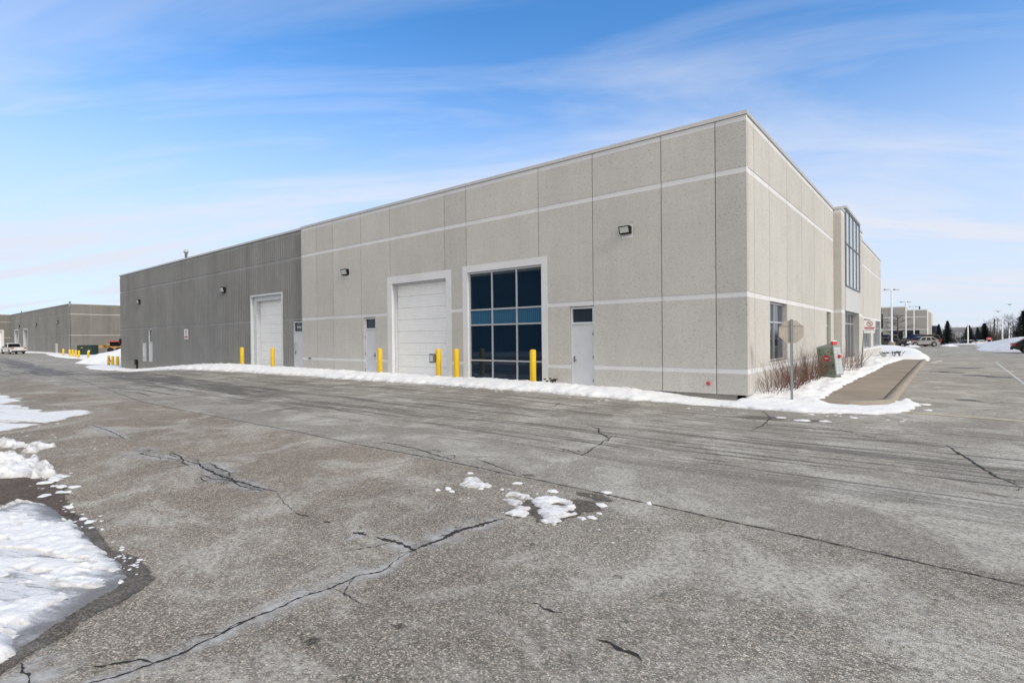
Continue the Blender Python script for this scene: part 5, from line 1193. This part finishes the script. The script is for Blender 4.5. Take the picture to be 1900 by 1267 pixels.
# ------------------------------------------------------------------ lamps and poles
M_POLE = simple("white_pole_paint", (0.66, 0.67, 0.68), 0.5)
def twin_lamp(label, x, y):
    t = thing("car_park_lamp", label, "lamp post", (x, y, GZ), 0, "twin headed car park lamps")
    f = MB(); f.lathe([(0.36, -0.9), (0.36, 0.86), (0.33, 0.90)], 16); f.obj("concrete_base", M_WALK, t, False)
    f = MB(); f.lathe([(0.22, 0.9), (0.22, 0.95), (0.10, 1.0), (0.085, 7.45)], 10); f.obj("pole", M_POLE, t, False)
    f = MB(); f.tube([(-0.5, 0, 7.42), (0.5, 0, 7.42)], 0.035, 6); f.obj("arm", M_POLE, t, False)
    for s_ in (-1, 1):
        f = MB(); a, b_ = sorted((s_ * 0.28, s_ * 0.88)); f.hexa([(a, -.17, 7.34), (b_, -.17, 7.34), (b_, .17, 7.34), (a, .17, 7.34)], [(a + .03, -.13, 7.50), (b_ - .03, -.13, 7.50), (b_ - .03, .13, 7.50), (a + .03, .13, 7.50)]); o = f.obj("lamp_head", M_STEEL, t, False)
        f = MB(); f.box(a + .05, b_ - .05, -.12, .12, 7.33, 7.338); f.obj("lens", M_LENS, o, False)
    t.rotation_euler = (0, 0, R(39)); return t
twin_lamp("nearest and tallest looking of three twin headed lamp posts, on a round concrete base", -0.95, 65.6)
l2 = twin_lamp("middle one of three twin headed lamp posts before the far office building", -1.1, 98.8)
l3 = twin_lamp("farthest of three twin headed lamp posts before the far office building", -0.75, 119.0)
def pole(name, x, y, h, r, mat, label, cat, arm=None):
    if arm:
        t = thing(name, label, cat, (x, y, -0.1)); f = MB(); f.lathe([(r, -2.2), (r * .75, h)], 8); f.obj("pole", mat, t, False)
        f = MB(); f.tube([(0, 0, h * .93), (arm * .5, arm * .35, h * 1.02), (arm * .78, arm * .62, h * 1.03)], 0.06, 5); f.obj("arm", M_STEEL, t, False)
        f = MB(); f.box(arm * .72, arm * 1.05, arm * .6, arm * .78, h * 1.02, h * 1.05); f.obj("lamp_head", M_STEEL, t, False); return t
    f = MB(); f.lathe([(r, -2.2), (r * .8, h)], 8); o = f.obj(name, mat); o.location = (x, y, -0.1); return tag(o, label, cat)
pole("white_pole", 8.7, 168, 4.3, 0.17, M_POLE, "white pole in front of the wide spruce", "pole")
pole("street_lamp", 16.52, 187.4, 5.8, 0.20, M_POLE, "white street lamp with a curved arm behind the snow bank", "street lamp", 2.2)
pole("utility_pole", 18.24, 253, 7.3, 0.26, M_TWIGD, "dark utility pole left of the white street lamp", "utility pole")
pole("white_pole", 20.4, 216, 3.7, 0.20, M_POLE, "short white pole right of the street lamp", "pole")
pole("utility_pole", 27.7, 286, 8.6, 0.28, M_TWIGD, "dark utility pole beside the big spruce at the right edge", "utility pole")
pole("white_pole", 17.9, 187, 3.2, 0.15, M_POLE, "faint pale pole among the bare trees behind the snow bank", "pole")
rs = thing("red_sign", "small red board on posts at the end of the snow bank", "sign", (10.55, 118.1, 0), R(39))
f = MB(); f.box(-0.42, 0.42, -.02, .02, 0.62, 1.05); f.obj("board", M_RED, rs, False)
f = MB(); f.box(-0.25, 0.25, -.026, -.02, 0.80, 0.87); f.obj("white_stripe", M_WHITE, rs, False)
for x in (-.4, .4):
    f = MB(); f.box(x - .03, x + .03, .02, .06, -.6, 1.03); f.obj("post", M_WHITE, rs, False)

# ------------------------------------------------------------------ trees
def needle_mat():
    m, t, b = nt("spruce_needles"); n = NB(t)
    f = n.noise(1.7, 4, 0.6); n.set(b, Base_Color=n.ramp(f, [(0.3, (0.008, 0.015, 0.014)), (0.7, (0.022, 0.036, 0.032))]), Roughness=0.8); return m
M_NEED = needle_mat()
def spruce(seed, H=5.0, rad=1.2):
    rn = random.Random(seed); mb = MB(); z = 0.35
    while z < H * .985:
        t = (z - 0.35) / (H - 0.35); rr = rad * (1 - t) ** 0.85 * rn.uniform(.82, 1.12) + .05
        nb = max(5, int(15 * (1 - t) + 5)); a0 = rn.uniform(0, 6)
        for k in range(nb):
            a = a0 + 2 * math.pi * k / nb + rn.gauss(0, .12); L = rr * rn.uniform(.5, 1.2); c, s_ = math.cos(a), math.sin(a)
            m = max(3, int(L * 6)); prev = None
            for q in range(m + 1):
                f = q / m; x = L * f; zz = z + .10 * L * f - .34 * L * f * f + rn.gauss(0, .02)
                wd = .34 * (1 - f * .6) * min(1.0, L + .35)
                for sd in (-1, 1):
                    ll = wd * rn.uniform(.7, 1.3); px, py = c * x, s_ * x
                    ex, ey = px + c * ll * .6 - sd * s_ * ll, py + s_ * ll * .6 + sd * c * ll; dz = -rn.uniform(.03, .12)
                    mb.add([(px - c * .06, py - s_ * .06, zz), (px + c * .09, py + s_ * .09, zz + .02), (ex, ey, zz + dz)], [(0, 1, 2)]); mb.add([(px - c * .10, py - s_ * .10, zz), (px + c * .14, py + s_ * .14, zz - .01), (px + c * .03, py + s_ * .03, zz - .22 * (1 - f * .5))], [(0, 1, 2)]) if sd > 0 else None
        z += max(.12, .26 * (1 - .5 * t)) * (H / 5)
    for k in range(10): mb.add([(0.05 * math.cos(k), .05 * math.sin(k), H * .9), (-.05 * math.cos(k), -.05 * math.sin(k), H * .9), (0, 0, H * 1.02)], [(0, 1, 2)])
    tr = MB(); tr.lathe([(0.10 * rad, -.3), (0.03, H * .95)], 7)
    return mb.mesh("crown", M_NEED), tr.mesh("trunk", M_TWIGD)
SPM = [spruce(s) for s in (11, 12, 13)]
for i, (x, y, top, rad, lab) in enumerate([(3.09, 127.5, 3.95, 0.9, "smaller of two dark spruces standing right of the office building"), (4.5, 128.7, 4.67, 1.2, "taller pointed spruce, right one of the pair by the office building"), (9.77, 207.7, 4.72, 1.97, "broad spruce behind the white pole"),
        (12.26, 216, 4.1, 1.2, "slim spruce between the white pole and the red sign"), (13.48, 204, 5.17, 2.2, "wide dark spruce right above the red sign"), (17.84, 149.8, 7.1, 2.2, "large spruce cut off by the right edge"), (11.2, 235, 3.7, 0.9, "small far spruce right of the white pole")]):
    zb = gf(x, y)
    t = thing("spruce_tree", lab, "spruce", (x, y, zb), 0, "dark spruces at the far side of the car park")
    cm, tm = SPM[i % 3]; link("crown", cm, t, False); link("trunk", tm, t, False)
    t.scale = (rad / 1.05, rad / 1.05, (top - zb) / 5.0); t.rotation_euler = (0, 0, i * 1.1)
def bare_tree(seed, H, flat=0.0, mat=M_TWIGD, r0=.13, lv=4):
    rn = random.Random(seed); tr, br = MB(), MB()
    def grow(p, d, L, r, l):
        pts = [p]; rad = [r]
        for i in range(4):
            d = (d + Vector((rn.gauss(0, .14), rn.gauss(0, .14), rn.gauss(.04, .08)))).normalized(); p = p + d * L / 4; pts.append(p); rad.append(r * (1 - .5 * (i + 1) / 4))
            if l > 0 and i > 0:
                for _ in range(2):
                    dd = (d * (.75 - flat * .5) + Vector((rn.gauss(0, .6 + flat * .5), rn.gauss(0, .6 + flat * .5), rn.gauss(.1 * (1 - flat), .25 * (1 - flat) + .08)))).normalized(); grow(p, dd, L * rn.uniform(.5, .72), max(rad[-1] * .6, .012), l - 1)
        br.tube(pts, rad, 3)
    tr.lathe([(r0, -.3), (r0 * .8, H * .3), (r0 * .25, H * .92)], 7)
    k = 13 if flat else 9
    for i in range(k):
        z = H * (.26 + .68 * i / k); a = i * 2.4 + rn.uniform(-.3, .3)
        d = Vector((math.cos(a), math.sin(a), .12 if flat else .75)).normalized(); grow(Vector((0, 0, z)), d, H * (.34 * (1.05 - .6 * i / k) if flat else .26), r0 * .42 * (1 - .5 * i / k), lv - 2 if flat else lv - 2)
    return br.mesh("branches", mat), tr.mesh("trunk", mat)
bt = bare_tree(5, 6.0, 0.75, r0=.17)
t = thing("bare_tree", "large leafless tree with level branches in front of the far office building", "tree", (-2.75, 107.5, gf(-2.75, 107.5))); link("branches", bt[0], t, False); link("trunk", bt[1], t, False)
BT = [bare_tree(s, 6.0, 0, r0=.14) for s in (21, 22)]
BL = ["leafless tree in the grove between the red sign and the dark utility pole", "leafless tree just right of the dark utility pole in the grove", "leafless tree directly left of the white street lamp", "leafless tree directly right of the street lamp's curved arm",
      "leafless tree behind the short white pole in the grove", "leafless tree midway between the short white pole and the big edge spruce", "leafless tree just left of the rightmost utility pole", "tallest leafless tree, standing by the right edge above the dark vehicle", "smallest leafless tree at the left end of the grove"]
pos = [(1838, 15.2, 212), (1848, 17.5, 225), (1856, 18.9, 205), (1866, 21.0, 220), (1875, 20.6, 200), (1884, 22.5, 210), (1891, 24.5, 214), (1897, 24.4, 196), (1830, 14.8, 232)]
for i, (p, x, y) in enumerate(pos):
    t = thing("bare_tree", BL[i], "tree", (x, y, gf(x, y)), i * .9, "leafless trees behind the snow bank")
    m = BT[i % 2]; link("branches", m[0], t, False); link("trunk", m[1], t, False); sc = [1.0, 1.15, 1.1, 1.2, 1.05, 1.15, 1.25, 1.45, .9][i]; t.scale = (sc * 1.15, sc * 1.15, sc * 1.18)
def thicket():
    rn = random.Random(9); mb = MB()
    for i in range(3200):
        x = rn.uniform(-25, 60); y = rn.uniform(0, 10); L = rn.uniform(1.2, 4.2)
        mb.tube([(x, y, -.2), (x + rn.gauss(0, .4), y + rn.gauss(0, .4), L * .6), (x + rn.gauss(0, .8), y + rn.gauss(0, .8), L)], [.05, .03, .012], 3)
    return mb
o = thicket().obj("brush_thicket", simple("dull_brown_brush", (0.075, 0.060, 0.050), 0.9, 0, .3)); o.location = (14, 240, -1.7); o.scale = (1, 1, 1.35); tag(o, "low brown leafless brush under the grove behind the snow bank", "brush", kind='stuff')
o = thicket().obj("far_woods", simple("far_grey_brush", (0.16, 0.15, 0.15), 0.9, 0, .3)); o.location = (30, 420, -1.7); o.scale = (2.2, 2, 2.0); tag(o, "thin grey far woods on the horizon at right", "woods", kind='stuff')
# gulls far off
M_GULL = simple("gull_plumage", (0.30, 0.30, 0.32), 0.8)
for x, y, z, l in [(9.95, 67.4, 5.05, "upper one of two gulls gliding at the right edge"), (9.0, 67.9, 4.3, "lower one of two gulls gliding right of the poles")]:
    f = MB(); f.tube([(-.25, 0, 0), (0, 0, .03), (.25, 0, 0)], [.02, .07, .015], 6)
    for s_ in (-1, 1): f.add([(-.08, 0, .03), (.10, 0, .03), (.02, s_ * .35, .14), (-.08, s_ * .33, .13)], [(0, 1, 2, 3)]); f.add([(.02, s_ * .35, .14), (-.08, s_ * .33, .13), (-.16, s_ * .7, .06)], [(0, 1, 2)])
    o = f.obj("gull", M_GULL); o.location = (x, y, z); o.rotation_euler = (0, 0, R(120)); tag(o, l, "gull", "gulls")

# ------------------------------------------------------------------ the facing row of units (seen mirrored in the glass bay)
op = thing("facing_warehouse", "dark ribbed warehouse across the drive, seen mirrored in the blue glass bay", "warehouse", (-24, -27, 0))
OF = Fac((0, -27.0, 0), (-1, 0, 0), (0, 1, 0))
for k in range(20):
    panel(OF, 2.0 + k * 2.5, 4.5 + k * 2.5, -0.4, 8.6, [], [], M_DARK, M_DBAND, op, gap=0.006, flute=(0.25, 0.04))
f = MB(); f.box(-52, -2, -40, -27.2, -0.6, 8.5); f.obj("roof", M_ROOF, op)
tag(snow_sheet("snow_strip", [(-52, -27.3), (-2, -27.3), (-2, -24.8), (-52, -24.6)], 0.4, 0.5, 0.4, 0.4, 0.6, M_SNOW, 80), "snow strip at the foot of the facing warehouse, mirrored in the glass", "snow", kind='stuff')
